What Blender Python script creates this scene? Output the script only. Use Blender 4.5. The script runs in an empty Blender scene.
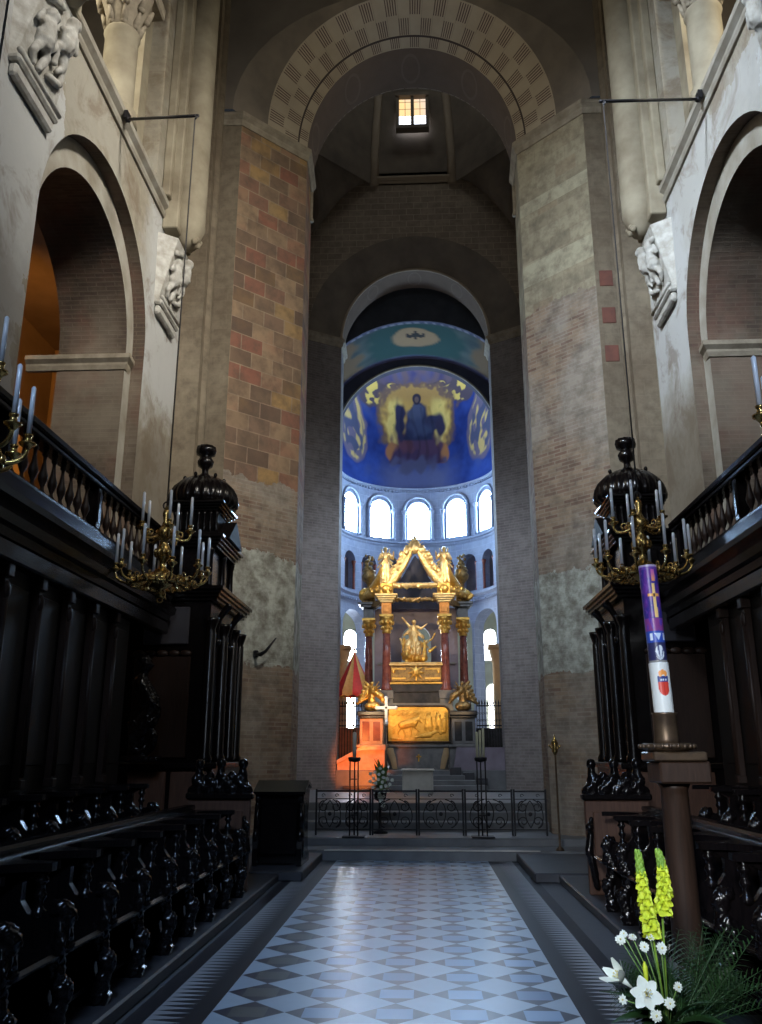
import bpy, bmesh, math, random
from math import sin, cos, pi, sqrt, radians
from mathutils import Vector, Matrix, noise as mnoise
random.seed(11)
SC = bpy.context.scene
COL = SC.collection

# ------------------------------------------------------------------ mesh builder
class MB:
    def __init__(s): s.v = []; s.f = []; s.uv = []; s.sm = []
    def face(s, pts, uvs=None, smooth=False):
        n = len(s.v); s.v += [tuple(p) for p in pts]
        s.f.append(tuple(range(n, n + len(pts)))); s.uv.append(uvs); s.sm.append(smooth)
    def add(s, vs, fs, smooth=False, uvs=None):
        n = len(s.v); s.v += [tuple(p) for p in vs]
        for k, f in enumerate(fs):
            s.f.append(tuple(i + n for i in f)); s.uv.append(uvs[k] if uvs else None); s.sm.append(smooth)
    def box(s, x0, x1, y0, y1, z0, z1, b=0.0, M=None):
        if x0 > x1: x0, x1 = x1, x0
        if y0 > y1: y0, y1 = y1, y0
        if z0 > z1: z0, z1 = z1, z0
        b = min(b, (x1 - x0) * .45, (y1 - y0) * .45, (z1 - z0) * .45)
        if b <= 0:
            vs = [(x, y, z) for z in (z0, z1) for y in (y0, y1) for x in (x0, x1)]
            fs = [(0, 2, 3, 1), (4, 5, 7, 6), (0, 1, 5, 4), (2, 6, 7, 3), (0, 4, 6, 2), (1, 3, 7, 5)]
        else:
            bm = bmesh.new(); bmesh.ops.create_cube(bm, size=1)
            for v in bm.verts:
                v.co = ((x0 + x1) / 2 + v.co.x * (x1 - x0), (y0 + y1) / 2 + v.co.y * (y1 - y0), (z0 + z1) / 2 + v.co.z * (z1 - z0))
            bmesh.ops.bevel(bm, geom=bm.edges[:], offset=b, segments=1, affect='EDGES')
            bm.verts.index_update()
            vs = [v.co[:] for v in bm.verts]; fs = [[v.index for v in f.verts] for f in bm.faces]; bm.free()
        if M: vs = [M @ Vector(p) for p in vs]
        s.add(vs, fs)
        return s
    def lathe(s, prof, c=(0, 0, 0), n=16, M=None, smooth=True, ripple=None, cap=True):
        vs = []; fs = []
        for r, z in prof:
            for i in range(n):
                a = 2 * pi * i / n
                rr = r * (1 + ripple[1] * cos(ripple[0] * a)) if ripple else r
                vs.append((c[0] + rr * cos(a), c[1] + rr * sin(a), c[2] + z))
        for j in range(len(prof) - 1):
            for i in range(n):
                k = (i + 1) % n
                fs.append((j * n + i, j * n + k, (j + 1) * n + k, (j + 1) * n + i))
        if cap:
            if prof[0][0] > 1e-5: fs.append(tuple(range(n))[::-1])
            if prof[-1][0] > 1e-5: fs.append(tuple((len(prof) - 1) * n + i for i in range(n)))
        if M: vs = [M @ Vector(p) for p in vs]
        s.add(vs, fs, smooth)
        return s
    def tube(s, pts, r, n=8, smooth=True, flat=1.0):
        pts = [Vector(p) for p in pts]; m = len(pts)
        rs = r if isinstance(r, (list, tuple)) else [r] * m
        vs = []; fs = []; up = None
        for j, p in enumerate(pts):
            t = (pts[min(j + 1, m - 1)] - pts[max(j - 1, 0)])
            if t.length < 1e-9: t = Vector((0, 0, 1))
            t.normalize()
            if up is None:
                up = Vector((0, 0, 1)) if abs(t.z) < .9 else Vector((1, 0, 0))
            a = up - t * up.dot(t)
            if a.length < 1e-6: a = t.orthogonal()
            a.normalize(); up = a; b = t.cross(a)
            for i in range(n):
                q = 2 * pi * i / n
                vs.append(p + a * (rs[j] * cos(q)) + b * (rs[j] * sin(q) * flat))
        for j in range(m - 1):
            for i in range(n):
                k = (i + 1) % n
                fs.append((j * n + i, j * n + k, (j + 1) * n + k, (j + 1) * n + i))
        fs.append(tuple(range(n))[::-1]); fs.append(tuple((m - 1) * n + i for i in range(n)))
        s.add(vs, fs, smooth)
        return s
    def ell(s, c, r, n=10, M=None):
        if not isinstance(r, (tuple, list)): r = (r, r, r)
        vs = [(0, 0, -1)]; fs = []; m = max(5, n // 2 + 1)
        for j in range(1, m):
            ph = -pi / 2 + pi * j / m
            for i in range(n):
                a = 2 * pi * i / n; vs.append((cos(ph) * cos(a), cos(ph) * sin(a), sin(ph)))
        vs.append((0, 0, 1))
        for i in range(n):
            k = (i + 1) % n
            fs.append((0, 1 + k, 1 + i))
            for j in range(m - 2): fs.append((1 + j * n + i, 1 + j * n + k, 1 + (j + 1) * n + k, 1 + (j + 1) * n + i))
            fs.append((len(vs) - 1, 1 + (m - 2) * n + i, 1 + (m - 2) * n + k))
        out = []
        for p in vs:
            q = Vector((p[0] * r[0], p[1] * r[1], p[2] * r[2]))
            if M: q = M @ q
            out.append(q + Vector(c))
        s.add(out, fs, True)
        return s
    def cap(s, a, b, ra, rb, n=8):
        a = Vector(a); b = Vector(b)
        s.tube([a, b], [ra, rb], n); s.ell(a, ra, n); s.ell(b, rb, n)
        return s
    def prism(s, poly, f0, f1):
        """poly: list of 2D; f0/f1 map 2D -> 3D of the two faces."""
        n = len(poly); vs = [f0(p) for p in poly] + [f1(p) for p in poly]
        fs = [tuple(range(n))[::-1], tuple(range(n, 2 * n))]
        for i in range(n):
            k = (i + 1) % n; fs.append((i, k, n + k, n + i))
        s.add(vs, fs)
        return s
    def grid(s, fn, us, vs_, uvfn=None, smooth=True):
        nu, nv = len(us), len(vs_)
        V = [fn(u, v) for v in vs_ for u in us]; F = []; U = []
        for j in range(nv - 1):
            for i in range(nu - 1):
                F.append((j * nu + i, j * nu + i + 1, (j + 1) * nu + i + 1, (j + 1) * nu + i))
                q = [(us[i], vs_[j]), (us[i + 1], vs_[j]), (us[i + 1], vs_[j + 1]), (us[i], vs_[j + 1])]
                U.append([uvfn(*p) for p in q] if uvfn else q)
        s.add(V, F, smooth, U)
        return s
    def moved(s, M):
        o = MB(); o.v = [tuple(M @ Vector(p)) for p in s.v]; o.f = list(s.f); o.uv = list(s.uv); o.sm = list(s.sm)
        return o
    def join(s, o, M=None):
        n = len(s.v); s.v += [tuple(M @ Vector(p)) for p in o.v] if M else o.v
        s.f += [tuple(i + n for i in f) for f in o.f]; s.uv += o.uv; s.sm += o.sm
        return s
    def mesh(s, name):
        me = bpy.data.meshes.new(name); me.from_pydata(s.v, [], s.f)
        if any(u is not None for u in s.uv):
            l = me.uv_layers.new(name='UVMap'); k = 0
            for f, u in zip(s.f, s.uv):
                for j in range(len(f)):
                    if u is not None: l.data[k].uv = u[j]
                    k += 1
        me.polygons.foreach_set('use_smooth', s.sm)
        me.update()
        return me
    def build(s, name, mat, parent=None, weld=True, loc=None, normals=True):
        me = s.mesh(name)
        if weld:
            bm = bmesh.new(); bm.from_mesh(me)
            bmesh.ops.remove_doubles(bm, verts=bm.verts, dist=1e-5)
            if normals: bmesh.ops.recalc_face_normals(bm, faces=bm.faces)
            bm.to_mesh(me); bm.free()
        me.materials.append(mat)
        o = bpy.data.objects.new(name, me); COL.objects.link(o)
        if parent is not None: o.parent = parent
        if loc: o.location = loc
        return o
    def carve(s, name, mat, parent=None, voxel=.02, loc=None, rough=0.0, rs=20.0, smooth=2):
        """union of the rough shapes into one continuous carved surface"""
        o = s.build(name, mat, parent, weld=False)
        m = o.modifiers.new('r', 'REMESH'); m.mode = 'VOXEL'; m.voxel_size = voxel; m.use_smooth_shade = True
        if smooth:
            m2 = o.modifiers.new('s', 'SMOOTH'); m2.factor = .5; m2.iterations = smooth
        dg = bpy.context.evaluated_depsgraph_get()
        me = bpy.data.meshes.new_from_object(o.evaluated_get(dg))
        o.modifiers.clear(); old = o.data; o.data = me; bpy.data.meshes.remove(old); me.name = name
        if rough:
            me.calc_loop_triangles()
            ns = [v.normal.copy() for v in me.vertices]
            for v, nn in zip(me.vertices, ns):
                v.co += nn * rough * mnoise.noise(v.co * rs)
        if not me.materials: me.materials.append(mat)
        for p in me.polygons: p.use_smooth = True
        if loc: o.location = loc
        return o

def tag(o, label=None, cat=None, group=None, kind=None):
    if label: o['label'] = label
    if cat: o['category'] = cat
    if group: o['group'] = group
    if kind: o['kind'] = kind
    return o
def thing(name, label, cat, loc=(0, 0, 0), rz=0.0, group=None):
    o = bpy.data.objects.new(name, None); COL.objects.link(o)
    o.location = loc; o.rotation_euler = (0, 0, rz); o.empty_display_size = .1
    return tag(o, label, cat, group)
def struct(mb, name, mat, **k):
    o = mb.build(name, mat, **k); o['kind'] = 'structure'; return o
def kids(o): return [c for c in COL.objects if c.parent == o]
def dup(root, loc, rz=None, label=None, group=None):
    r = root.copy(); COL.objects.link(r); r.location = loc
    if rz is not None: r.rotation_euler = (0, 0, rz)
    if label: r['label'] = label
    if group: r['group'] = group
    for ch in kids(root):
        c = ch.copy(); COL.objects.link(c); c.parent = r
        for g in kids(ch):
            d = g.copy(); COL.objects.link(d); d.parent = c
    return r
def arc(c, r, a0, a1, n, fn):
    return [fn(c[0] + r * cos(a0 + (a1 - a0) * i / n), c[1] + r * sin(a0 + (a1 - a0) * i / n)) for i in range(n + 1)]
ORD = 'first second third fourth fifth sixth seventh eighth ninth tenth eleventh twelfth thirteenth'.split()
def lin(a, b, n): return [a + (b - a) * i / n for i in range(n + 1)]

# ------------------------------------------------------------------ materials
class NT:
    """little expression helper over shader nodes"""
    def __init__(s, name):
        s.m = bpy.data.materials.new(name); s.m.use_nodes = True
        s.t = s.m.node_tree; s.n = s.t.nodes; s.l = s.t.links
        s.b = s.n['Principled BSDF']
    def put(s, sock, v):
        if isinstance(v, (int, float)): sock.default_value = v
        elif isinstance(v, (tuple, list)):
            sock.default_value = tuple(v) + ((1.0,) if len(v) == 3 and sock.type == 'RGBA' else ())
        else: s.l.new(v, sock)
    def math(s, op, a, b=None, c=None):
        n = s.n.new('ShaderNodeMath'); n.operation = op; s.put(n.inputs[0], a)
        if b is not None: s.put(n.inputs[1], b)
        if c is not None: s.put(n.inputs[2], c)
        return n.outputs[0]
    def mix(s, f, a, b, mode='MIX'):
        n = s.n.new('ShaderNodeMix'); n.data_type = 'RGBA'; n.blend_type = mode
        s.put(n.inputs[0], f); s.put(n.inputs[6], a); s.put(n.inputs[7], b); return n.outputs[2]
    def coord(s, k='Object'):
        n = s.n.new('ShaderNodeTexCoord'); return n.outputs[k]
    def sep(s, v):
        n = s.n.new('ShaderNodeSeparateXYZ'); s.l.new(v, n.inputs[0]); return n.outputs
    def noise(s, scale, detail=4, rough=.55, vec=None, dist=0):
        n = s.n.new('ShaderNodeTexNoise'); n.inputs['Scale'].default_value = scale
        n.inputs['Detail'].default_value = detail; n.inputs['Roughness'].default_value = rough
        n.inputs['Distortion'].default_value = dist
        s.l.new(vec if vec is not None else s.coord(), n.inputs['Vector']); return n.outputs['Fac']
    def ramp(s, f, stops, const=False):
        n = s.n.new('ShaderNodeValToRGB'); r = n.color_ramp
        if const: r.interpolation = 'CONSTANT'
        while len(r.elements) < len(stops): r.elements.new(.5)
        for e, (p, c) in zip(r.elements, stops):
            e.position = p; e.color = (c, c, c, 1) if isinstance(c, (int, float)) else (*c, 1)
        s.put(n.inputs[0], f); return n.outputs[0]
    def brick(s, vec, w, h, mortar=.02, off=.5, bias=0.0):
        n = s.n.new('ShaderNodeTexBrick'); n.offset = off
        s.l.new(vec, n.inputs['Vector'])
        n.inputs['Color1'].default_value = (0, 0, 0, 1); n.inputs['Color2'].default_value = (1, 1, 1, 1)
        n.inputs['Mortar'].default_value = (.5, .5, .5, 1)
        n.inputs['Scale'].default_value = 1; n.inputs['Mortar Size'].default_value = mortar
        n.inputs['Mortar Smooth'].default_value = .2; n.inputs['Bias'].default_value = bias
        n.inputs['Brick Width'].default_value = w; n.inputs['Row Height'].default_value = h
        return n.outputs['Color'], n.outputs['Fac']
    def bump(s, h, strength=.3, dist=.02):
        n = s.n.new('ShaderNodeBump'); n.inputs['Strength'].default_value = strength
        n.inputs['Distance'].default_value = dist
        s.put(n.inputs['Height'], h); s.l.new(n.outputs[0], s.b.inputs['Normal'])
    def out(s, color=None, rough=None, metal=None, spec=None, **k):
        if color is not None: s.put(s.b.inputs['Base Color'], color)
        if rough is not None: s.put(s.b.inputs['Roughness'], rough)
        if metal is not None: s.put(s.b.inputs['Metallic'], metal)
        if spec is not None: s.put(s.b.inputs['Specular IOR Level'], spec)
        for a, v in k.items(): s.put(s.b.inputs[a], v)
        return s.m

def simple(name, c1, c2=None, scale=6, rough=.6, metal=0.0, bump=0.0, bscale=None, spec=.5, detail=4):
    t = NT(name); c2 = c2 or tuple(x * .7 for x in c1)
    f = t.ramp(t.noise(scale, detail), [(.3, 0.0), (.7, 1.0)])
    col = t.mix(f, c1, c2)
    if bump: t.bump(t.noise(bscale or scale * 4, 5), bump)
    return t.out(col, rough, metal, spec)

def masonry(name, c1, c2, dark, bw, bh, mortar=.012, vary=.5, mcol=None, patches=None, bump=.35, stain=.6, mfac=.55):
    """coursed stone or brick over UV in metres"""
    t = NT(name); uv = t.coord('UV')
    br, fac = t.brick(uv, bw, bh, mortar)
    n1 = t.noise(.55, 5, .6); n2 = t.noise(5, 5, .65)
    col = t.mix(t.ramp(n1, [(.35, 0.), (.65, 1.)]), c1, c2)
    col = t.mix(t.math('MULTIPLY', br, vary), col, dark)
    col = t.mix(t.math('MULTIPLY', t.ramp(n2, [(.4, 0.), (.75, 1.)]), stain), col, tuple(x * .45 for x in c2))
    col = t.mix(t.math('MULTIPLY', fac, mfac), col, mcol or tuple(min(1, x * 1.25) for x in c1))
    if patches: col = patches(t, col, uv)
    h = t.math('ADD', t.math('MULTIPLY', fac, -.6), n2)
    t.bump(h, bump)
    return t.out(col, .85, 0, .2)

M = {}
M['limestone'] = simple('limestone', (.36, .32, .235), (.20, .165, .115), 1.6, .85, bump=.25, bscale=9, spec=.2)
M['limestone_pale'] = simple('limestone_pale', (.37, .35, .30), (.23, .20, .155), 2.2, .85, bump=.3, bscale=14, spec=.2)
M['carved_stone'] = simple('carved_stone', (.50, .49, .455), (.30, .28, .24), 7, .8, bump=.25, bscale=30, spec=.2)
M['dark_stone'] = simple('dark_stone', (.20, .165, .13), (.13, .11, .09), 1.5, .9, bump=.2, bscale=10, spec=.1)
M['moulding'] = simple('moulding_stone', (.33, .285, .215), (.20, .165, .12), 5, .85, bump=.2, bscale=24, spec=.2)
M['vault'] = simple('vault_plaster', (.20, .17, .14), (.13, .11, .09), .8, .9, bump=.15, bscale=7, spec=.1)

def nave_patches(t, col, uv):
    n = t.noise(.45, 6, .62, dist=.4)
    col = t.mix(t.math('MULTIPLY', t.ramp(n, [(.46, 0.), (.56, 1.)]), .7), col, (.36, .34, .29))
    # limewash left round the corbels; right wall and near end made paler too
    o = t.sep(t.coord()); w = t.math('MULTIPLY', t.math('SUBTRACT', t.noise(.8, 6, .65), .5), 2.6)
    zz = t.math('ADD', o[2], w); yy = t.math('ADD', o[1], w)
    pale_mask = t.math('MULTIPLY', t.ramp(t.math('SUBTRACT', zz, 7.2), [(0., 0.), (.6, 1.)]), t.ramp(t.math('SUBTRACT', yy, 11.6), [(0., 0.), (.8, 1.)]))
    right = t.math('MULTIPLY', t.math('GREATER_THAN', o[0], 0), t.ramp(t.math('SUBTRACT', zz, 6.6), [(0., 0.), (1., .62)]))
    pale_mask = t.math('MULTIPLY', t.math('MULTIPLY', t.math('MAXIMUM', pale_mask, right), t.math('LESS_THAN', zz, 10.6)), t.math('LESS_THAN', o[1], 14.25))
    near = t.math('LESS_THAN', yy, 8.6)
    col = t.mix(t.math('MULTIPLY', t.math('MAXIMUM', pale_mask, near), .75), col, (.50, .51, .51))
    n2 = t.noise(1.1, 5, .7, dist=.6)
    col = t.mix(t.math('MULTIPLY', t.ramp(n2, [(.50, 0.), (.62, 1.)]), .6), col, (.17, .125, .085))
    # shade of the dimly lit lower wall, painted into its colour
    low = t.ramp(t.math('SUBTRACT', 7.6, zz), [(0., 0.), (1., 1.)])
    return t.mix(t.math('MULTIPLY', low, .55), col, (.14, .11, .08))
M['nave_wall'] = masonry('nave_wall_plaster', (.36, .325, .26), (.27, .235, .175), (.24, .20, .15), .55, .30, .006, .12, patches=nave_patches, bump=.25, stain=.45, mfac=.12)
M['recess_wall'] = masonry('recess_plaster', (.235, .195, .14), (.155, .12, .082), (.12, .09, .065), .5, .3, .006, .2, bump=.3, stain=.6, mfac=.1)
def arch_patches(t, col, uv):
    n = t.noise(.9, 5, .6)
    col = t.mix(t.math('MULTIPLY', t.ramp(n, [(.45, 0.), (.6, 1.)]), .35), col, (.19, .085, .06))
    return t.mix(t.math('MULTIPLY', t.ramp(t.noise(.6, 4, .6), [(.45, 0.), (.6, 1.)]), .5), col, (.22, .185, .14))
M['arch_brick'] = masonry('aisle_arch_brick', (.145, .115, .082), (.095, .07, .05), (.065, .042, .035), .30, .07, .010, .55, (.15, .12, .095), patches=arch_patches, mfac=.3)

def pier_mat(name, ashlar_cols, zsplit, zplast, blocks=None):
    """large coloured blocks above, a rough plaster patch, small brick below"""
    t = NT(name); uv = t.coord('UV'); z = t.sep(t.coord())[2]
    wob = t.math('MULTIPLY', t.math('SUBTRACT', t.noise(1.6, 5, .7), .5), .9)
    zz = t.math('ADD', z, wob)
    ca, fa = t.brick(uv, .50, .33, .012)
    jit = t.noise(.9, 3)
    ash = t.ramp(t.math('ADD', t.math('MULTIPLY', ca, .75), t.math('MULTIPLY', jit, .3)), ashlar_cols)
    ash = t.mix(t.math('MULTIPLY', fa, .5), ash, (.29, .235, .165))
    cb, fb = t.brick(uv, .30, .075, .012)
    brk = t.mix(cb, (.30, .225, .155), (.18, .11, .08))
    brk = t.mix(t.math('MULTIPLY', fb, .6), brk, (.30, .255, .195))
    brk = t.mix(t.math('MULTIPLY', t.ramp(t.noise(.7, 5), [(.45, 0.), (.6, 1.)]), .6), brk, (.30, .28, .24))
    if blocks:
        col = t.mix(t.ramp(t.math('SUBTRACT', z, zsplit), [(0., 0.), (1., 1.)]), brk, ash)
    col = t.mix(t.math('GREATER_THAN', zz, zsplit), brk, ash)
    if blocks:
        for z0, z1 in blocks:
            inb = t.math('MULTIPLY', t.math('GREATER_THAN', z, z0), t.math('LESS_THAN', z, z1))
            col = t.mix(t.math('MULTIPLY', inb, .75), col, (.42, .385, .27))
    n3 = t.noise(3.5, 6, .7)
    pl = t.mix(t.ramp(n3, [(.38, 0.), (.58, 1.)]), (.22, .22, .18), (.50, .52, .46))
    inp = t.math('MULTIPLY', t.math('GREATER_THAN', zz, zplast[0]), t.math('LESS_THAN', zz, zplast[1]))
    col = t.mix(t.math('MULTIPLY', inp, .9), col, pl)
    n2 = t.noise(4, 6, .65)
    col = t.mix(t.math('MULTIPLY', t.ramp(n2, [(.42, 0.), (.7, 1.)]), .6), col, (.085, .065, .05))
    t.bump(t.math('ADD', n2, t.math('MULTIPLY', t.mix(t.math('GREATER_THAN', zz, zsplit), fb, fa), -.5)), .4)
    return t.out(col, .85, 0, .2)
M['pier_left'] = pier_mat('pier_ashlar_red', [(0., (.065, .042, .033)), (.22, (.19, .125, .085)), (.40, (.23, .092, .062)), (.55, (.27, .185, .115)), (.70, (.12, .078, .055)), (.84, (.33, .205, .085)), (1., (.17, .14, .10))], 6.6, (3.1, 5.2))
M['pier_right'] = pier_mat('pier_ashlar_pale', [(0., (.21, .18, .125)), (.4, (.29, .25, .17)), (.7, (.34, .30, .205)), (1., (.25, .18, .115))], 10.4, (3.0, 4.9), blocks=[(11.0, 11.5), (12.7, 13.0)])
M['inner_brick'] = masonry('inner_pier_brick', (.25, .225, .205), (.175, .155, .145), (.13, .10, .10), .30, .08, .010, .45, mfac=.3)
M['crossing'] = masonry('crossing_stone', (.33, .27, .20), (.25, .20, .15), (.19, .14, .11), .45, .22, .012, .5)
M['apse_stone'] = masonry('apse_painted_stone', (.40, .44, .54), (.32, .37, .50), (.28, .30, .40), .5, .3, .008, .25, bump=.1, stain=.3)
M['ambulatory'] = simple('ambulatory_plaster', (.42, .44, .36), (.30, .30, .24), 1.5, .85, spec=.2)
M['ochre_stone'] = simple('ochre_stone', (.55, .38, .20), (.42, .28, .15), 3, .8, spec=.2)

def wood(name, c1, c2, rough=.32, bump=.12, spec=.4):
    t = NT(name); co = t.coord()
    mp = t.n.new('ShaderNodeMapping'); t.l.new(co, mp.inputs[0]); mp.inputs['Scale'].default_value = (14, 14, 1.2)
    n = t.noise(2.2, 5, .6, mp.outputs[0], 1.2)
    col = t.mix(t.ramp(n, [(.3, 0.), (.7, 1.)]), c1, c2)
    t.bump(n, bump, .01)
    return t.out(col, rough, 0, spec)
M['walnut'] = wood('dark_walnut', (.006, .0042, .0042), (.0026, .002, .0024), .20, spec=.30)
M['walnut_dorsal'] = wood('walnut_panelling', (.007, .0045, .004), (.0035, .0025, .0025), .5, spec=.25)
M['walnut_brown'] = wood('brown_walnut', (.030, .016, .011), (.016, .009, .007), .45, spec=.25)
M['walnut_red'] = wood('reddish_walnut', (.10, .05, .032), (.06, .03, .02), .5, spec=.2)
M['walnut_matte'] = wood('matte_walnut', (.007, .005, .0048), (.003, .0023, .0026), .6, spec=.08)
M['slate_dark'] = simple('dim_grey_panel', (.045, .042, .05), (.025, .023, .03), 2.5, .55)
M['oak'] = wood('stand_oak', (.042, .022, .014), (.024, .013, .008), .5, spec=.25)
M['gold'] = simple('gilding', (.95, .60, .16), (.70, .38, .08), 9, .34, .85, bump=.25, bscale=40)
M['gold_pale'] = simple('pale_gilding', (.98, .74, .36), (.80, .50, .18), 9, .36, .75, bump=.3, bscale=40)
M['gold_relief'] = simple('relief_gilding', (.85, .50, .10), (.62, .33, .05), 12, .42, .6, bump=.15, bscale=50)
M['gold_dark'] = simple('tarnished_gilding', (.45, .29, .10), (.16, .11, .06), 14, .4, .75, bump=.3, bscale=50)
M['brass'] = simple('aged_brass', (.74, .50, .17), (.36, .23, .08), 18, .24, .95, bump=.1, bscale=60)
M['iron'] = simple('wrought_iron', (.016, .016, .02), (.03, .028, .03), 14, .5, .6, bump=.1, bscale=60)
M['rope'] = simple('dark_cable', (.02, .018, .018), (.035, .03, .028), 30, .7)
M['marble_red'] = simple('red_marble', (.27, .085, .06), (.12, .035, .03), 7, .16, bump=0)
M['marble_grey'] = simple('grey_marble', (.20, .19, .18), (.10, .10, .10), 5, .3)
M['marble_dark'] = simple('dark_marble', (.045, .04, .04), (.02, .02, .02), 6, .25)
M['marble_pale'] = simple('pale_marble', (.66, .63, .56), (.52, .49, .43), 4, .4)
M['stone_step'] = simple('step_stone', (.16, .165, .17), (.10, .10, .105), 2.5, .45, bump=.1, bscale=20)
M['stone_dark'] = simple('kerb_stone', (.045, .045, .052), (.025, .025, .03), 3, .45, bump=.1, bscale=20)
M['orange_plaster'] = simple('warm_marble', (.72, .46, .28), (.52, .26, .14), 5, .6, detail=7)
M['red_panel'] = simple('red_stone_panel', (.34, .10, .06), (.22, .06, .04), 5, .35)
M['slate'] = simple('purple_grey_panel', (.22, .19, .23), (.15, .12, .15), 2.5, .55)
M['silver'] = simple('silver', (.93, .94, .96), (.85, .86, .88), 10, .35, .15)
M['wax'] = simple('wax', (.82, .80, .72), (.74, .71, .62), 12, .45)
M['wax_yellow'] = simple('cream_wax', (.80, .76, .52), (.72, .68, .45), 12, .45)
M['candle_white'] = simple('white_candle', (.93, .95, 1.0), (.88, .90, .95), 20, .16, spec=1.0)
M['bronze'] = simple('bronze', (.13, .085, .05), (.07, .045, .03), 12, .4, .6)
M['leaf'] = simple('dark_leaf', (.030, .085, .022), (.018, .05, .015), 12, .5)
M['leaf_light'] = simple('green_leaf', (.24, .40, .11), (.12, .24, .06), 12, .5)
M['petal'] = simple('white_petal', (.84, .88, .80), (.72, .78, .68), 20, .55)
M['petal_yellow'] = simple('yellow_green_petal', (.72, .78, .04), (.50, .62, .04), 26, .55)
M['bud_green'] = simple('green_bud', (.30, .48, .06), (.16, .32, .04), 24, .55)
M['stamen'] = simple('stamen', (.80, .72, .30), (.6, .5, .15), 24, .6)
M['cloth_red'] = simple('red_silk', (.58, .035, .02), (.44, .02, .015), 12, .5)
M['cloth_gold'] = simple('gold_silk', (.66, .44, .16), (.54, .33, .10), 12, .5)
M['pot'] = simple('terracotta_dark', (.05, .04, .035), (.03, .025, .02), 8, .6)

def emit(name, color, strength, leads=None):
    t = NT(name)
    t.n.remove(t.b); e = t.n.new('ShaderNodeEmission')
    if leads:
        uv = t.coord('UV'); br, fac = t.brick(uv, leads[0], leads[1], .012, 0.0)
        n = t.noise(leads[2], 2, .5)
        col = t.mix(t.ramp(n, [(.35, 0.), (.65, 1.)]), color, leads[3])
        col = t.mix(fac, col, tuple(c * .25 for c in color)); t.put(e.inputs[0], col)
    else: t.put(e.inputs[0], color)
    e.inputs[1].default_value = strength
    t.l.new(e.outputs[0], t.n['Material Output'].inputs[0]); return t.m
M['window'] = emit('daylit_glass', (.44, .68, 1.0), 80.0, (.16, .2, 1.5, (.56, .77, 1.)))
M['window_low'] = emit('daylit_chapel_glass', (.75, .87, 1.0), 190.0, (.16, .2, 1.5, (.85, .92, 1.)))
M['window_shaded'] = emit('shaded_chapel_glass', (.92, .96, 1.0), 12.0, (.16, .2, 1.5, (.85, .92, 1.)))
M['lantern_ochre'] = emit('lantern_ochre_glass', (1.0, .66, .30), 1.3, (.2, .25, 1.0, (.75, .60, .50)))
M['lantern_glass'] = emit('lantern_glass', (.80, .86, 1.0), 5.0, (.2, .25, 1.0, (.9, .9, 1.)))

# floor tiles ---------------------------------------------------------------
FX, PER, FY = -.11, .475, 6.61
def tile_material():
    t = NT('inlaid_marble_floor'); o = t.sep(t.coord()); x, y = o[0], o[1]
    u = t.math('DIVIDE', t.math('SUBTRACT', x, FX), PER); v = t.math('DIVIDE', t.math('SUBTRACT', y, FY), PER)
    def tri(a): return t.math('ABSOLUTE', t.math('SUBTRACT', a, t.math('ROUND', a)))
    a, b = tri(u), tri(v)
    dark = t.math('LESS_THAN', t.math('ADD', a, b), .5)
    rect = t.math('MULTIPLY', t.math('LESS_THAN', a, .248), t.math('LESS_THAN', b, .235))
    cell = t.n.new('ShaderNodeTexWhiteNoise'); cell.noise_dimensions = '2D'
    cb = t.n.new('ShaderNodeCombineXYZ'); t.put(cb.inputs[0], t.math('ROUND', t.math('MULTIPLY', u, 1))); t.put(cb.inputs[1], t.math('ROUND', v))
    t.l.new(cb.outputs[0], cell.inputs['Vector'])
    cell2 = t.n.new('ShaderNodeTexWhiteNoise'); cell2.noise_dimensions = '2D'
    cb2 = t.n.new('ShaderNodeCombineXYZ'); t.put(cb2.inputs[0], t.math('FLOOR', u)); t.put(cb2.inputs[1], t.math('FLOOR', v))
    t.l.new(cb2.outputs[0], cell2.inputs['Vector'])
    vein = t.noise(9, 6, .65)
    light = t.mix(cell2.outputs['Value'], (.50, .60, .70), (.36, .45, .56))  # blue of the window reflections is tinted into the tile colours
    light = t.mix(t.math('MULTIPLY', vein, .35), light, (.25, .27, .29))
    rc = t.mix(cell.outputs['Value'], (.13, .21, .36), (.26, .38, .56))
    # the column of plain slate squares beside one border
    sl = t.math('LESS_THAN', u, -1.5)
    rc = t.mix(sl, rc, (.085, .09, .09))
    dk = t.mix(vein, (.010, .014, .035), (.022, .028, .06))
    col = t.mix(dark, light, t.mix(rect, dk, rc))
    ax = t.math('ABSOLUTE', t.math('SUBTRACT', x, FX))
    W = 2.5 * PER
    # borders: dark band, toothed band, dark band, grey slabs
    tooth = t.math('FRACT', t.math('DIVIDE', y, .105))
    tr = t.math('DIVIDE', t.math('SUBTRACT', ax, W + .13), .24)
    teeth = t.math('LESS_THAN', t.math('ABSOLUTE', t.math('SUBTRACT', tooth, .5)), t.math('MULTIPLY', t.math('SUBTRACT', 1.0, tr), .5))
    tc = t.mix(teeth, (.27, .28, .30), (.018, .018, .024))
    slab = t.mix(vein, (.10, .105, .115), (.06, .062, .07))
    col = t.mix(t.math('GREATER_THAN', ax, W), col, (.014, .013, .018))
    col = t.mix(t.math('GREATER_THAN', ax, W + .13), col, tc)
    col = t.mix(t.math('GREATER_THAN', ax, W + .37), col, (.014, .013, .018))
    col = t.mix(t.math('GREATER_THAN', ax, W + .50), col, slab)
    wear = t.noise(2.0, 5, .6)
    rough = t.math('ADD', .24, t.math('MULTIPLY', wear, .14))
    bh = t.noise(1.1, 1, .4)
    field = t.math('LESS_THAN', ax, W)
    rough = t.mix(field, (.42, .42, .42), rough); spec = t.math('ADD', .18, t.math('MULTIPLY', field, .80))
    return t.out(col, rough, 0, spec)
M['tiles'] = tile_material()

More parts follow.
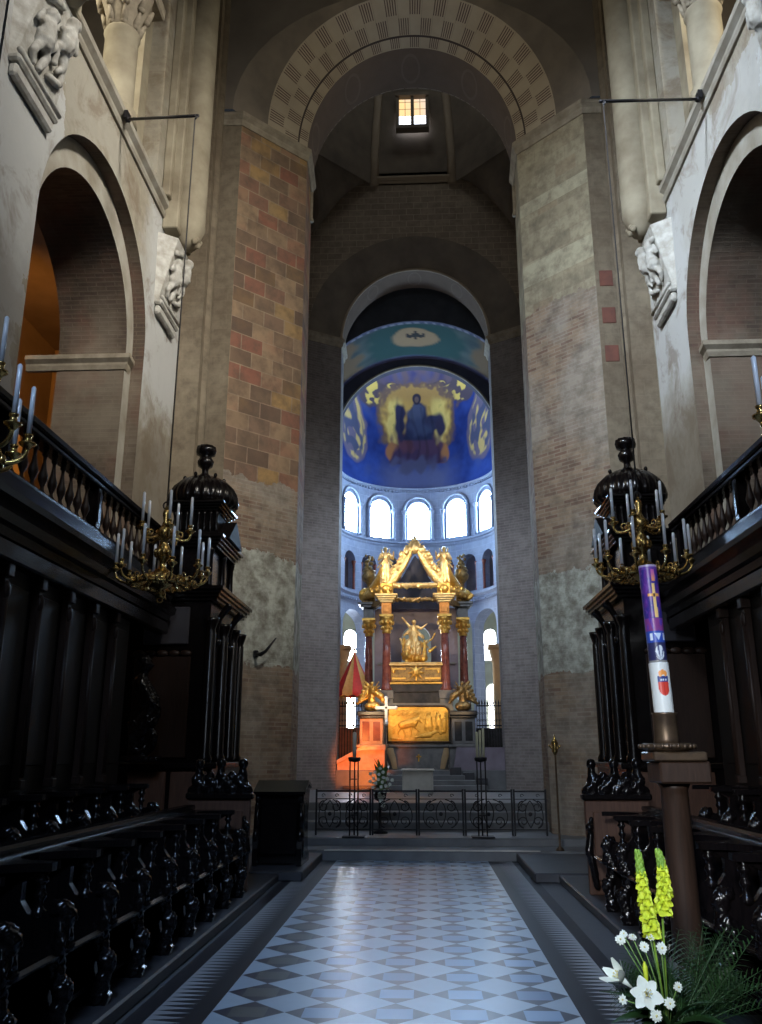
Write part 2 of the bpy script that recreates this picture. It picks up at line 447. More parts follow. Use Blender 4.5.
# painted voussoirs on the splayed arch --------------------------------------
def voussoir_material():
    t = NT('painted_voussoirs'); o = t.sep(t.coord('UV')); u, v = o[0], o[1]
    par = t.math('MODULO', t.math('ADD', t.math('FLOOR', u), t.math('FLOOR', v)), 2.0)
    st = t.math('LESS_THAN', t.math('FRACT', t.math('MULTIPLY', u, 5.0)), .45)
    edge = t.math('MULTIPLY', t.math('GREATER_THAN', t.math('FRACT', v), .08), t.math('LESS_THAN', t.math('FRACT', v), .92))
    hat = t.math('MULTIPLY', t.math('MULTIPLY', par, st), edge)
    n = t.noise(1.5, 5, .6)
    base = t.mix(n, (.46, .39, .29), (.29, .235, .175))
    col = t.mix(t.math('MULTIPLY', hat, .9), base, (.085, .05, .045))
    joint = t.math('LESS_THAN', t.math('FRACT', u), .04)
    col = t.mix(t.math('MULTIPLY', joint, .5), col, (.16, .13, .10))
    line = t.math('MULTIPLY', t.math('GREATER_THAN', v, .92), t.math('LESS_THAN', v, 1.06))
    col = t.mix(line, col, (.06, .045, .04))

    t.bump(t.noise(8, 5), .2)
    return t.out(col, .9, 0, .15)
M['voussoir'] = voussoir_material()
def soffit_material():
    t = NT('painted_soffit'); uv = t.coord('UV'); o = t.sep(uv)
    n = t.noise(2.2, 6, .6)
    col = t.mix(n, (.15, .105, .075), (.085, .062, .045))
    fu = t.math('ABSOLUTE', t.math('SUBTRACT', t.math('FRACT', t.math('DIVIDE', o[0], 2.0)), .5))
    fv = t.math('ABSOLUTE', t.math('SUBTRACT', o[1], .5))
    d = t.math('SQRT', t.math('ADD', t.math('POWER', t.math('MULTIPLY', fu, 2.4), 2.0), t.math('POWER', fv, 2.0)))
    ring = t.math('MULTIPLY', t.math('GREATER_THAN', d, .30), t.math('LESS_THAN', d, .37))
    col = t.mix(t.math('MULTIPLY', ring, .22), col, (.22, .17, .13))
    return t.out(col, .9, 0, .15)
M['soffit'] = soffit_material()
def attr_paint(name, rough=.9, spec=.03):
    t = NT(name); a = t.n.new('ShaderNodeAttribute'); a.attribute_name = 'paint'
    n = t.noise(6, 5, .65)
    col = t.mix(t.math('MULTIPLY', n, .2), a.outputs['Color'], (.05, .05, .08))
    return t.out(col, rough, 0, spec)
M['mural'] = attr_paint('mural_paint')
M['paschal'] = attr_paint('candle_paint', .35, .4)
def set_paint(o, fn):
    me = o.data; at = me.color_attributes.new('paint', 'FLOAT_COLOR', 'POINT')
    for i, v in enumerate(me.vertices): at.data[i].color = (*fn(v.co), 1.0)
M['gold_red'] = simple('reddish_gilding', (.80, .36, .10), (.55, .20, .05), 9, .38, .75, bump=.2, bscale=40)

# ------------------------------------------------------------------ architecture
def arcade(mb, s0, s1, z0, z1, arches, mp, soff=None, depth=.3, step=.6, n=16):
    """a wall strip with round-arched openings; arches = (centre, half width, z bottom, z spring, rise)"""
    soff = soff or mb
    es = set(lin(s0, s1, max(1, int((s1 - s0) / step))))
    for c, w, zb, zs, r in arches:
        es = {e for e in es if abs(e - c) >= w}
        es |= {c - w * cos(pi * i / n) for i in range(n + 1)}
    es = sorted(e for e in es if s0 - 1e-9 <= e <= s1 + 1e-9)
    def top(a, s):
        c, w, zb, zs, r = a
        return zs + r * sqrt(max(0, 1 - ((s - c) / w) ** 2))
    def quad(a, b, za0, za1, zb0, zb1):
        if za1 - za0 < 1e-6 and zb1 - zb0 < 1e-6: return
        mb.face([mp(a, za0, 0), mp(b, zb0, 0), mp(b, zb1, 0), mp(a, za1, 0)], [(a, za0), (b, zb0), (b, zb1), (a, za1)])
    for a, b in zip(es[:-1], es[1:]):
        if b - a < 1e-7: continue
        m = (a + b) / 2; h = [q for q in arches if abs(m - q[0]) < q[1]]
        if not h: quad(a, b, z0, z1, z0, z1); continue
        q = h[0]
        if q[2] > z0: quad(a, b, z0, q[2], z0, q[2])
        quad(a, b, top(q, a), z1, top(q, b), z1)
    for c, w, zb, zs, r in arches:
        P = [(c - w, zb)] + [(c - w * cos(pi * i / (2 * n)), zs + r * sin(pi * i / (2 * n))) for i in range(2 * n + 1)] + [(c + w, zb)]
        if zb > z0 + .01: P.append((c - w, zb))
        L = 0
        for p, q in zip(P[:-1], P[1:]):
            d = sqrt((p[0] - q[0]) ** 2 + (p[1] - q[1]) ** 2)
            if d < 1e-7: continue
            soff.face([mp(*p, 0), mp(*q, 0), mp(*q, depth), mp(*p, depth)], [(0, L), (0, L + d), (depth, L + d), (depth, L)])
            L += d
def sweep(mb, path, prof):
    """moulding: sweep a (offset, z) profile along an XY path, offset to its left; mitred"""
    n = len(path); P = [Vector(p) for p in path]; nor = []
    for i in range(n):
        ds = []
        if i > 0: ds.append((P[i] - P[i - 1]).normalized())
        if i < n - 1: ds.append((P[i + 1] - P[i]).normalized())
        ns = [Vector((-d.y, d.x)) for d in ds]
        v = sum(ns, Vector((0, 0)))
        v = v / max(.2, v.length_squared) * (1 if len(ns) == 1 else 2)
        nor.append(v)
    vs = []; m = len(prof)
    for i in range(n):
        for o, z in prof: q = P[i] + nor[i] * o; vs.append((q.x, q.y, z))
    fs = []
    for i in range(n - 1):
        for j in range(m):
            k = (j + 1) % m; fs.append((i * m + j, (i + 1) * m + j, (i + 1) * m + k, i * m + k))
    fs.append(tuple(range(m))); fs.append(tuple((n - 1) * m + j for j in range(m))[::-1])
    mb.add(vs, fs)
def vwall(mb, a, b, z0, z1):
    L = sqrt((a[0] - b[0]) ** 2 + (a[1] - b[1]) ** 2)
    mb.face([(*a, z0), (*b, z0), (*b, z1), (*a, z1)], [(0, z0), (L, z0), (L, z1), (0, z1)])
def vwalls(mb, pts, z0, z1, u0=0):
    u = u0
    for a, b in zip(pts[:-1], pts[1:]):
        L = sqrt((a[0] - b[0]) ** 2 + (a[1] - b[1]) ** 2)
        mb.face([(*a, z0), (*b, z0), (*b, z1), (*a, z1)], [(u, z0), (u + L, z0), (u + L, z1), (u, z1)]); u += L
SIDE = {-1: 'left', 1: 'right'}
IMPOST = lambda z0, z1, p: [(-.05, z0), (.02, z0), (p * .45, z0 + (z1 - z0) * .3), (p * .45, z0 + (z1 - z0) * .45), (p, z0 + (z1 - z0) * .7), (p, z1), (-.05, z1)]
TRIM = [0]
def trim(mb, mat=None):
    TRIM[0] += 1
    return struct(mb, 'trim_%d' % TRIM[0], mat or M['moulding'])

# floor, steps -------------------------------------------------------------
mb = MB(); mb.box(-4.5, 4.5, -6, 14.6, -.3, 0); struct(mb, 'floor', M['tiles'])
mb = MB()
mb.box(-4.5, 4.5, 14.35, 15.1, -.3, .15, .02); mb.box(-4.5, 4.5, 15.1, 19.0, -.3, .27, .02)
for i, y in enumerate((16.5, 17.0, 17.5)): mb.box(-3.4, 3.4, y, 24, .1, .27 + .145 * (i + 1), .015)
struct(mb, 'floor_crossing', M['stone_step'])
mb = MB(); mb.box(-1.5, 1.9, 14.33, 14.40, .142, .156, .004); trim(mb, M['marble_pale'])
mb = MB()
for i, y in enumerate((23.3, 23.6, 23.9, 24.2)): mb.box(-1.0 if i < 3 else -3.3, 1.75 - .28 * i if i < 3 else 3.3, y, 24.6, .5, .705 + .125 * (i + 1), .015)
mb.box(-6, 6, 24.5, 35, .2, 1.2)
struct(mb, 'floor_sanctuary', M['stone_step'])
# plinths the stalls stand on
for sg in (-1, 1):
    mb = MB(); mb.box(sg * 1.83, sg * 4.4, 2.2, 12.0, 0, .10, .015)
    mb.box(sg * 2.52, sg * 4.4, 2.2, 11.6, .1, .38, .015)
    mb.box(sg * 1.52, sg * 4.4, 12.0, 14.33, 0, .12, .015)
    trim(mb, M['stone_dark'])

for sg in (-1, 1):
    S = SIDE[sg]
    wm = lambda s, z, d, sg=sg: (sg * (4.4 + d), s, z)
    w2 = lambda s, z, d, sg=sg: (sg * (4.6 + d), s, z)
    mb = MB(); so = MB()
    arcade(mb, -3, 14.3, 0, 11.0, [(10.5, 2.0, 0, 7.95, 2.0)], wm, so, .2, n=30)
    arcade(mb, -3, 14.3, 11.0, 18.5, [(10.62, 1.75, 11.05, 14.6, 1.75)], wm, mb, .3, step=.8)
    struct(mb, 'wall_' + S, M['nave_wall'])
    ring = MB(); arcade(ring, 8.2, 12.8, 0, 10.4, [(10.5, 1.72, 0, 7.8, 1.72)], w2, so, 1.1, n=30)
    struct(ring, 'wall_%s_inner_order' % S, M['limestone_pale'])
    struct(so, 'wall_%s_arch_soffit' % S, M['arch_brick'])
    # aisle beyond the arch
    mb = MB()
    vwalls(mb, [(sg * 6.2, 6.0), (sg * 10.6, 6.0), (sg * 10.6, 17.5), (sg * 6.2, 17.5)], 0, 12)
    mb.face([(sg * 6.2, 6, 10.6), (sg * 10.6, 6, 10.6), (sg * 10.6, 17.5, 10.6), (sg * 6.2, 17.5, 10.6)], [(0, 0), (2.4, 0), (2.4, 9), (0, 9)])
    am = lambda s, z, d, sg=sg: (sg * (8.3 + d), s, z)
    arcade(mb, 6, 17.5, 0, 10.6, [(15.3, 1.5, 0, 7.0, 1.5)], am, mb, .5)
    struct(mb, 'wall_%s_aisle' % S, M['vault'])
    # imposts of the inner order
    for y, path in ((12.22, [(4.6, 12.22), (6.2, 12.22)]),):
        mb = MB()
        pth = [(sg * 4.62, 12.42), (sg * 4.6, 12.22), (sg * 6.2, 12.22)]
        if sg < 0: pth = pth[::-1]
        pth = pth[::-1]
        sweep(mb, pth, IMPOST(7.52, 7.76, .10)); trim(mb)
    # string course under the tribune
    mb = MB(); pth = [(sg * 4.4, 8.75), (sg * 4.4, 12.86)]
    if sg > 0: pass
    else: pth = pth[::-1]
    sweep(mb, pth, [(-.05, 10.74), (.04, 10.74), (.06, 10.79), (.06, 10.84), (.03, 10.86), (.03, 10.90), (.10, 10.96), (.10, 11.06), (-.05, 11.06)]); trim(mb, M['limestone_pale'])
    # tribune gallery behind: sill, inner order, central column, back wall
    w3 = lambda s, z, d, sg=sg: (sg * (4.7 + d), s, z)
    mb = MB(); arcade(mb, 8.6, 12.7, 11.05, 18.5, [(10.62, 1.42, 11.1, 14.6, 1.42)], w3, mb, .5)
    mb.box(sg * 4.4, sg * 5.4, 8.6, 12.7, 10.9, 11.06)
    struct(mb, 'wall_%s_tribune' % S, M['limestone'])
    mb = MB(); vwalls(mb, [(sg * 5.2, 7.0), (sg * 8.4, 7.0), (sg * 8.4, 15), (sg * 5.2, 15)], 10.7, 18.5)
    struct(mb, 'wall_%s_tribune_back' % S, M['vault'])
    mb = MB()
    mb.lathe([(.36, 11.06), (.36, 11.16), (.30, 11.22), (.33, 11.30), (.27, 11.36), (.26, 12.72), (.29, 12.76), (.26, 12.82)], (sg * 4.62, 10.9, 0), 20)
    struct(mb, 'trim_tribune_column_' + S, M['limestone'])
    mb = MB()
    mb.lathe([(.26, 12.8), (.28, 13.0), (.36, 13.25), (.44, 13.5), (.44, 13.55)], (sg * 4.62, 10.9, 0), 16, ripple=(8, .07))
    for k in range(8):
        a = 2 * pi * (k + .5) / 8
        for z, r, q in ((13.08, .33, .07), (13.38, .43, .08)):
            mb.cap((sg * 4.62 + (r - .08) * cos(a), 10.9 + (r - .08) * sin(a), z - .2), (sg * 4.62 + r * cos(a), 10.9 + r * sin(a), z), q * .9, q * .45, 6)
    mb.box(sg * 4.12, sg * 5.12, 10.4, 11.4, 13.55, 13.8, .03)
    struct(mb, 'trim_tribune_capital_' + S, M['moulding'])
    mb = MB(); mb.lathe([(.17, 11.06), (.14, 11.2), (.14, 14.5)], (sg * 5.05, 9.75, 0), 14); trim(mb, M['marble_grey'])
    # engaged columns on pilasters
    for yc in (8.0, 13.3):
        mb = MB(); mb.box(sg * 4.4, sg * 4.12, yc - .46, yc + .46, 10.55, 18.5, .02)
        mb.box(sg * 4.4, sg * 4.25, yc - .62, yc + .62, 11.1, 18.5, .02)
        struct(mb, 'trim_pilaster_%s' % S, M['limestone'])
        mb = MB(); mb.lathe([(.05, 10.38), (.16, 10.44), (.22, 10.57), (.30, 10.80), (.30, 18.5)], (sg * 4.06, yc, 0), 22)
        for k in range(6): mb.ell((sg * (3.9 - .02 * (k % 2)), yc - .12 + .05 * k, 10.48 + .06 * (k % 3)), .06, 6)
        struct(mb, 'trim_engaged_column_%s' % S, M['limestone'])
    # crossing pier with its chamfered face
    pm = M['pier_left'] if sg < 0 else M['pier_right']
    mb = MB(); vwalls(mb, [(sg * 4.4, 14.3), (sg * 3.98, 14.3), (sg * 3.98, 14.8), (sg * 3.55, 14.8)], 0, 14.6)
    vwalls(mb, [(sg * 4.4, 14.3), (sg * 3.98, 14.3), (sg * 3.98, 14.64)], 14.6, 19)
    mb.lathe([(.13, 0.2), (.13, 18.5)], (sg * 4.02, 14.62, 0), 12)
    struct(mb, 'wall_pier_return_' + S, M['recess_wall'])
    mb = MB(); vwalls(mb, [(sg * 3.55, 14.8), (sg * 2.33, 16.0), (sg * 2.38, 17.2), (sg * 3.4, 17.2)], 0, 14.6)
    struct(mb, 'wall_crossing_pier_' + S, pm)
    mb = MB(); pth = [(sg * 3.98, 14.8), (sg * 3.55, 14.8), (sg * 2.33, 16.0), (sg * 2.38, 17.2)]
    sweep(mb, pth if sg > 0 else pth, [((o if sg < 0 else -o) * -1, z) for o, z in IMPOST(14.25, 14.62, .16)] if False else [((-o) if sg < 0 else o, z) for o, z in IMPOST(14.33, 14.62, .10)]); trim(mb)
    mb = MB(); mb.lathe([(.09, 13.5), (.06, 13.6), (.06, 14.25)], (sg * 2.37, 17.0, 0), 10); trim(mb)
    # crossing side wall, second pier, choir wall
    mb = MB(); vwalls(mb, [(sg * 3.4, 17.2), (sg * 3.4, 23.3)], 0, 19.6)
    struct(mb, 'wall_crossing_' + S, M['crossing'])
    mb = MB(); vwalls(mb, [(sg * 3.4, 23.3), (sg * 2.30, 24.0), (sg * 2.33, 25.1), (sg * 3.5, 25.1)], 0, 14.06)
    struct(mb, 'wall_choir_pier_' + S, M['inner_brick'])
    mb = MB(); sweep(mb, [(sg * 3.4, 23.3), (sg * 2.30, 24.0), (sg * 2.33, 25.1)], [((-o) if sg < 0 else o, z) for o, z in IMPOST(13.8, 14.08, .12)]); trim(mb)
    mb = MB(); vwalls(mb, [(sg * 3.5, 25.1), (sg * 3.5, 28.5)], 6.9, 18)
    struct(mb, 'wall_choir_' + S, M['apse_stone'])
# red quoin blocks let into the right pier
mb = MB()
for z in (8.72, 9.52, 10.32): mb.box(3.62, 3.88, 14.785, 14.85, z, z + .34, .01)
trim(mb, simple('red_quoin', (.17, .062, .042), (.11, .045, .033), 4, .85))

# first arch: painted splay, soffit, spandrel
def splay(mb, a0, b0, y0, a1, b1, y1, zc, n, blocks, tv):
    us = lin(0, 1, n)
    def P(u, t):
        th = pi * (1 - u); a = a0 + (a1 - a0) * t; b = b0 + (b1 - b0) * t
        return (a * cos(th), y0 + (y1 - y0) * t, zc + b * sin(th))
    mb.grid(P, us, [x[0] for x in tv], lambda u, t: (u * blocks, dict(tv)[t]))
mb = MB()
def cream(u, t):
    th = pi * (1 - u); s_ = sin(th)
    a = 2.33 + (3.10 - 2.33) * t; b = 2.75 + (2.92 - 2.75) * t; yo = 15.30 - .62 * s_
    return (a * cos(th), 16.0 + (yo - 16.0) * t, 14.6 + b * s_)
TV = {0: 0, .23: 1, .6: 2, 1: 3}
mb.grid(cream, lin(0, 1, 72), sorted(TV), lambda u, t: (u * 34, TV[t]))
bd = MB()
def border(u, t):
    th = pi * (1 - u); p = Vector(cream(u, 1)); q = Vector((3.72 * cos(th), 14.62, 14.6 + 2.96 * sin(th)))
    return tuple(p.lerp(q, t))
bd.grid(border, lin(0, 1, 72), [0, 1]); struct(bd, 'wall_crossing_arch_border', M['dark_stone'])
struct(mb, 'wall_crossing_arch', M['voussoir'])
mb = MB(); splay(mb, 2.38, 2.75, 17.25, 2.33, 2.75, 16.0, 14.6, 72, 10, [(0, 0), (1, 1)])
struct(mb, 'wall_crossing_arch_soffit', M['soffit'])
mb = MB(); arcade(mb, -4.4, 4.4, 14.6, 19, [(0, 3.72, 14.6, 14.6, 2.96)], lambda s, z, d: (s, 14.62 + d, z), mb, .02, step=1, n=24)
struct(mb, 'wall_nave_spandrel', M['vault'])
mb = MB(); arcade(mb, -3.4, 3.4, 14.6, 19.6, [(0, 2.38, 14.6, 14.6, 2.75)], lambda s, z, d: (s, 17.22 + d, z), mb, .02, step=1, n=24)
struct(mb, 'wall_crossing_west', M['crossing'])
# second arch
mb = MB(); splay(mb, 2.30, 2.44, 24.0, 3.25, 3.2, 23.3, 14.06, 60, 20, [(0, 1.1), (1, 2)])
struct(mb, 'wall_choir_arch', M['dark_stone'])
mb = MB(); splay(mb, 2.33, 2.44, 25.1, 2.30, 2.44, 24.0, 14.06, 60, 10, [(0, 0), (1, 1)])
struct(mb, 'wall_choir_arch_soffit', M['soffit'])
mb = MB(); mb.tube([(2.30 * cos(pi * i / 40), 23.98, 14.06 + 2.44 * sin(pi * i / 40)) for i in range(41)], .05, 6); trim(mb, M['crossing'])
mb = MB(); arcade(mb, -3.4, 3.4, 14.06, 19.6, [(0, 3.25, 14.06, 14.06, 3.2)], lambda s, z, d: (s, 23.3 + d, z), mb, .02, step=.8, n=24)
struct(mb, 'wall_crossing_east', M['crossing'])
# octagonal lantern
CY = 20.25
def octo(r, z): return [(r / cos(pi / 8) * sin(pi / 8 + k * pi / 4), CY + r / cos(pi / 8) * cos(pi / 8 + k * pi / 4), z) for k in range(8)]
prof = [(3.05, 19.15), (3.05, 20.3), (2.9, 21.3), (2.68, 22.4), (2.3, 23.4), (1.7, 24.2), (.8, 24.8), (.02, 25)]
mb = MB()
for (r0, z0), (r1, z1) in zip(prof[:-1], prof[1:]):
    A, B = octo(r0, z0), octo(r1, z1)
    for k in range(8):
        q = (k + 1) % 8; w0 = r0 * .83; w1 = r1 * .83
        mb.face([A[k], A[q], B[q], B[k]], [(0, z0), (w0, z0), (w1, z1), (0, z1)])
A = octo(3.05, 19.4)
for sx in (-1, 1):
    for yc in (17.2, 23.3):
        d = 1 if yc < 20 else -1
        c = (sx * 3.4, yc)
        p1 = (sx * 1.26, yc, 19.4); p2 = (sx * 3.05, yc + d * 1.79, 19.4)
        # a shaded niche bridging the corner
        N = 8; rows = []
        for j in range(N + 1):
            t = j / N; row = []
            for i in range(9):
                u = i / 8
                q = Vector(p1).lerp(Vector(p2), u)
                zt = 19.4 - (1 - t) * 2.2 * (1 - .75 * (2 * u - 1) ** 2)
                base = Vector((c[0], c[1], zt)); row.append(base.lerp(Vector((q.x, q.y, zt)), t ** .6))
            rows.append(row)
        for j in range(N):
            for i in range(8): mb.face([rows[j][i], rows[j][i + 1], rows[j + 1][i + 1], rows[j + 1][i]], [(i, j)] * 4)
mb.face([(-3.4, 17.2, 19.42), (3.4, 17.2, 19.42), (1.26, 17.2, 19.4), (-1.26, 17.2, 19.4)])
for sx in (-1, 1): mb.face([(sx * 3.4, 17.2, 19.42), (sx * 3.4, 23.3, 19.42), (sx * 3.05, 21.51, 19.4), (sx * 3.05, 18.99, 19.4)])
struct(mb, 'ceiling_lantern', M['dark_stone'])
mb = MB()
for k in range(8):
    pts = [octo(r - .04, z)[k] for r, z in prof]
    mb.tube(pts, .15, 6)
sweep(mb, [(-1.3, 23.28), (1.3, 23.28)], [(o * -1, z) for o, z in IMPOST(19.2, 19.4, .12)])
trim(mb, M['crossing'])
# lantern window: a stone frame round two lights
mb = MB()
for x in (-.48, 0, .48): mb.box(x - .05, x + .05, 22.72, 22.98, 20.95, 22.1)
mb.box(-.53, .53, 22.72, 22.98, 20.85, 20.97); mb.box(-.53, .53, 22.66, 22.98, 22.05, 22.17)
wf = struct(mb, 'window_1', M['dark_stone'])
for x in (-.24, .24):
    for za, zb_, mt in ((20.97, 21.4, 'lantern_glass'), (21.4, 22.05, 'lantern_ochre')):
        p = MB(); p.face([(x - .19, 22.86, za), (x + .19, 22.86, za), (x + .19, 22.86, zb_), (x - .19, 22.86, zb_)], [(0, 0), (.38, 0), (.38, .6), (0, .6)])
        p.build('pane', M[mt], wf)

# choir barrel vault ------------------------------------------------------------
mb = MB(); arcade(mb, -3.5, 3.5, 12.5, 18, [(0, 3.498, 12.5, 12.5, 3.1)], lambda s, z, d: (s, 25.67 + d, z), mb, .02, step=1, n=24)
struct(mb, 'wall_choir_vault_face', simple('shaded_blue_grey_plaster', (.05, .055, .07), (.03, .035, .045), 2, .85))  # little light reaches this face; the dimness is put into its colour
mb = MB(); mb.face([(-3.5, 25.1, 17.6), (3.5, 25.1, 17.6), (3.5, 25.7, 17.6), (-3.5, 25.7, 17.6)]); struct(mb, 'ceiling_choir', M['dark_stone'])
mb = MB(); mb.grid(lambda u, v: (3.5 * cos(pi * (1 - u)), v, 12.5 + 3.1 * sin(pi * u)), lin(0, 1, 120), lin(25.67, 28.5, 50))
vault = struct(mb, 'ceiling_painted_vault', M['mural'])
def nz(x, y, z=0.0, s=1.0): return mnoise.noise(Vector((x * s, y * s, z + 3.7)))
def mixc(a, b, t): t = max(0, min(1, t)); return tuple(p + (q - p) * t for p, q in zip(a, b))
def ss(e0, e1, x): t = max(0, min(1, (x - e0) / (e1 - e0))); return t * t * (3 - 2 * t)
def vault_paint(co):
    x, y = co.x, (co.y - 25.67) / 2.83
    a = math.atan2(co.x, co.z - 12.5)
    n = nz(a * 3, y * 3, 0, 1.5) + .5 * nz(a * 9, y * 9, 2)
    c = mixc((.042, .06, .06), (.085, .105, .09), .5 + n)
    e = sqrt((a / .62) ** 2 + ((y - .45) / .62) ** 2)
    c = mixc(c, (.028, .064, .056), ss(1.0, .8, e + .15 * n))
    c = mixc(c, (.13, .09, .05), ss(.62, .74, abs(a) + .12 * n) * ss(1.05, .9, abs(a)))
    c = mixc(c, (.08, .08, .12), ss(.10, .03, y)); c = mixc(c, (.10, .10, .17), ss(.86, .95, y))
    if y < .09 and (int((a + 2) * 22) % 2 == 0) and abs(y - .055) < .02: c = (.18, .18, .21)
    d = sqrt((a / .27) ** 2 + ((y - .42) / .26) ** 2) + .18 * n
    c = mixc(c, (.26, .175, .095), ss(1.05, .85, d))
    # a small dark winged motif on the pale disc
    w = abs(a); yy = y - .34
    m = (w < .1 and abs(yy + .05 - .10 * sin(w * 26)) < .045) or (w < .025 and -.05 < yy < .13)
    if m: c = (.035, .035, .03)
    return c
set_paint(vault, vault_paint)
mb = MB(); arcade(mb, -3.5, 3.5, 12.37, 16.2, [(0, 2.9, 12.37, 12.37, 2.9)], lambda s, z, d: (s, 28.5 + d, z), mb, .3, step=1, n=28)
mb.face([(-3.5, 28.5, 6.9), (-2.9, 28.5, 6.9), (-2.9, 28.5, 12.37), (-3.5, 28.5, 12.37)]); mb.face([(3.5, 28.5, 6.9), (2.9, 28.5, 6.9), (2.9, 28.5, 12.37), (3.5, 28.5, 12.37)])
struct(mb, 'wall_apse_arch', simple('unlit_blue_plaster', (.05, .05, .075), (.03, .03, .05), 2, .85))  # unlit arch face, its shade painted in as a dark colour
mb = MB(); mb.tube([(2.93 * cos(pi * i / 60), 28.47, 12.37 + 2.93 * sin(pi * i / 60)) for i in range(61)], .045, 6); trim(mb, M['moulding'])
# apse conch with its mural
AR, AY = 2.9, 28.8
def conch(u, v):
    if v < 0: r, z = AR, 12.37 + v
    else: r, z = AR * cos(v), 12.37 + AR * sin(v)
    return (r * sin(u), AY + r * cos(u), z)
mb = MB(); mb.grid(conch, lin(-pi / 2, pi / 2, 220), lin(-.87, 0, 34) + lin(0, pi / 2, 150)[1:])
con = struct(mb, 'ceiling_apse_mural', M['mural'], weld=False)
def conch_paint(co):
    X = co.x
    if co.z < 12.37: p = (co.z - 12.37) / AR * 57.3
    else: p = math.degrees(math.asin(min(1, (co.z - 12.37) / AR)))
    n1 = nz(X * 1.3, p * .045, 1); n2 = nz(X * 4, p * .13, 5); n3 = nz(X * 9, p * .3, 9)
    n = n1 * .6 + n2 * .35 + n3 * .2
    c = mixc((.016, .032, .16), (.04, .085, .34), .40 + .9 * n + .3 * ss(30, -10, p))
    c = mixc(c, (.10, .12, .24), ss(.2, .5, n1) * .6)
    # clouds under the feet
    c = mixc(c, (.16, .18, .33), ss(14, -2, p + 8 * n2) * ss(1.9, .7, abs(X)) * .8)
    # rim band with a flight of golden figures
    rim = ss(58, 66, p + 5 * n2 + 3 * abs(X))
    c = mixc(c, (.15, .105, .115), rim * (.7 + .6 * n2))
    def fig(cx, cp, rx, rp, tilt, col=(.78, .56, .14), dk=(.10, .075, .09)):
        nonlocal c
        dx = (X - cx); dp = (p - cp) / 22.0
        a = dx * cos(tilt) + dp * sin(tilt); b = -dx * sin(tilt) + dp * cos(tilt)
        d = sqrt((a / rx) ** 2 + (b / rp) ** 2) + .35 * n2
        c = mixc(c, dk, ss(1.25, 1.0, d))
        q = nz(a * 5 + cx, b * 9, 4)
        c = mixc(c, col, ss(1.0, .82, d) * ss(-.05, .12, q))
    fig(-1.55, 53, .75, .26, .55); fig(1.5, 55, .78, .24, -.5)
    fig(-.75, 66, .4, .13, .3); fig(.75, 67, .4, .13, -.3)
    # mandorla
    dm = sqrt((X / 1.36) ** 2 + ((p - 37) / 33.0) ** 2) + .12 * n2 + .06 * n3
    c = mixc(c, (.20, .125, .085), ss(1.18, 1.02, dm)); c = mixc(c, (.60, .36, .09), ss(1.03, .90, dm))
    c = mixc(c, (.90, .68, .20), ss(.95, .80, dm) * ss(.42, .8, abs(X) + .15 * n2) * ss(10, 22, p) * ss(64, 50, p))
    c = mixc(c, (.42, .24, .08), ss(48, 60, p) * ss(1., .9, dm) * .8)
    # seated robed figure: head, mantle, sleeves, knees, hem
    def blob(col, cx, cp, rx, rp, e=.12, ns=.2):
        nonlocal c
        d = sqrt(((X - cx) / rx) ** 2 + ((p - cp) / rp) ** 2) + ns * n2
        c = mixc(c, col, ss(1 + e, 1 - e, d))
    def trap(col, p0, p1, w0, w1, cx=0, e=.10):
        nonlocal c
        if p1 < p < p0:
            w = w0 + (w1 - w0) * ((p0 - p) / (p0 - p1)) ** .8
            c = mixc(c, col, ss(w + e, w - e, abs(X - cx - .1 * n1) + .14 * n2) * ss(p0, p0 - 2, p) * ss(p1, p1 + 2.5, p))
    blob((.46, .20, .08), -.92, 13, .34, 8); blob((.50, .22, .08), .92, 12, .34, 8)
    trap((.075, .045, .095), 32, 3, .45, 1.10); blob((.135, .06, .085), -.42, 22, .52, 8, .3, .6); blob((.10, .055, .10), .42, 20, .52, 8, .3, .6)
    trap((.03, .038, .085), 55, 22, .14, .66); blob((.035, .035, .075), -.66, 38, .20, 15, .25, .5); blob((.04, .042, .085), .62, 37, .40, 6, .25, .4); blob((.045, .04, .08), .92, 33, .17, 9, .25, .4)
    blob((.085, .10, .165), -.02, 45, .26, 9, .3, .5); blob((.06, .075, .14), .1, 33, .42, 6, .4, .6)
    blob((.035, .03, .045), 0, 57, .17, 5.0, .15, .1); blob((.15, .10, .085), .0, 56.5, .085, 2.8, .2, .1)
    fold = sin(X * 16 + 7 * n1 + p * .05)
    if 3 < p < 50 and abs(X) < .95 and c[2] < .2: c = mixc(c, tuple(q * .55 for q in c), .5 * ss(.3, .9, fold))
    blob((.11, .115, .20), 0, 4, .85, 6, .4, .9)
    # side roundels with winged beasts
    for sx in (-1, 1):
        d = sqrt(((X - sx * 2.36) / .42) ** 2 + ((p - 22) / 21.0) ** 2) + .15 * n2
        c = mixc(c, (.17, .14, .20), ss(1.15, 1.0, d)); c = mixc(c, (.66, .48, .18), ss(.98, .85, d) * ss(-.12, .1, nz(X * 7, p * .16, 8)))
        c = mixc(c, (.09, .10, .17), ss(.9, .7, d) * ss(.02, .2, nz(X * 6 + 4, p * .13, 12)))
    # border rings
    if p < -14.8: c = mixc(c, (.26, .29, .42), .85)
    return c
set_paint(con, conch_paint)

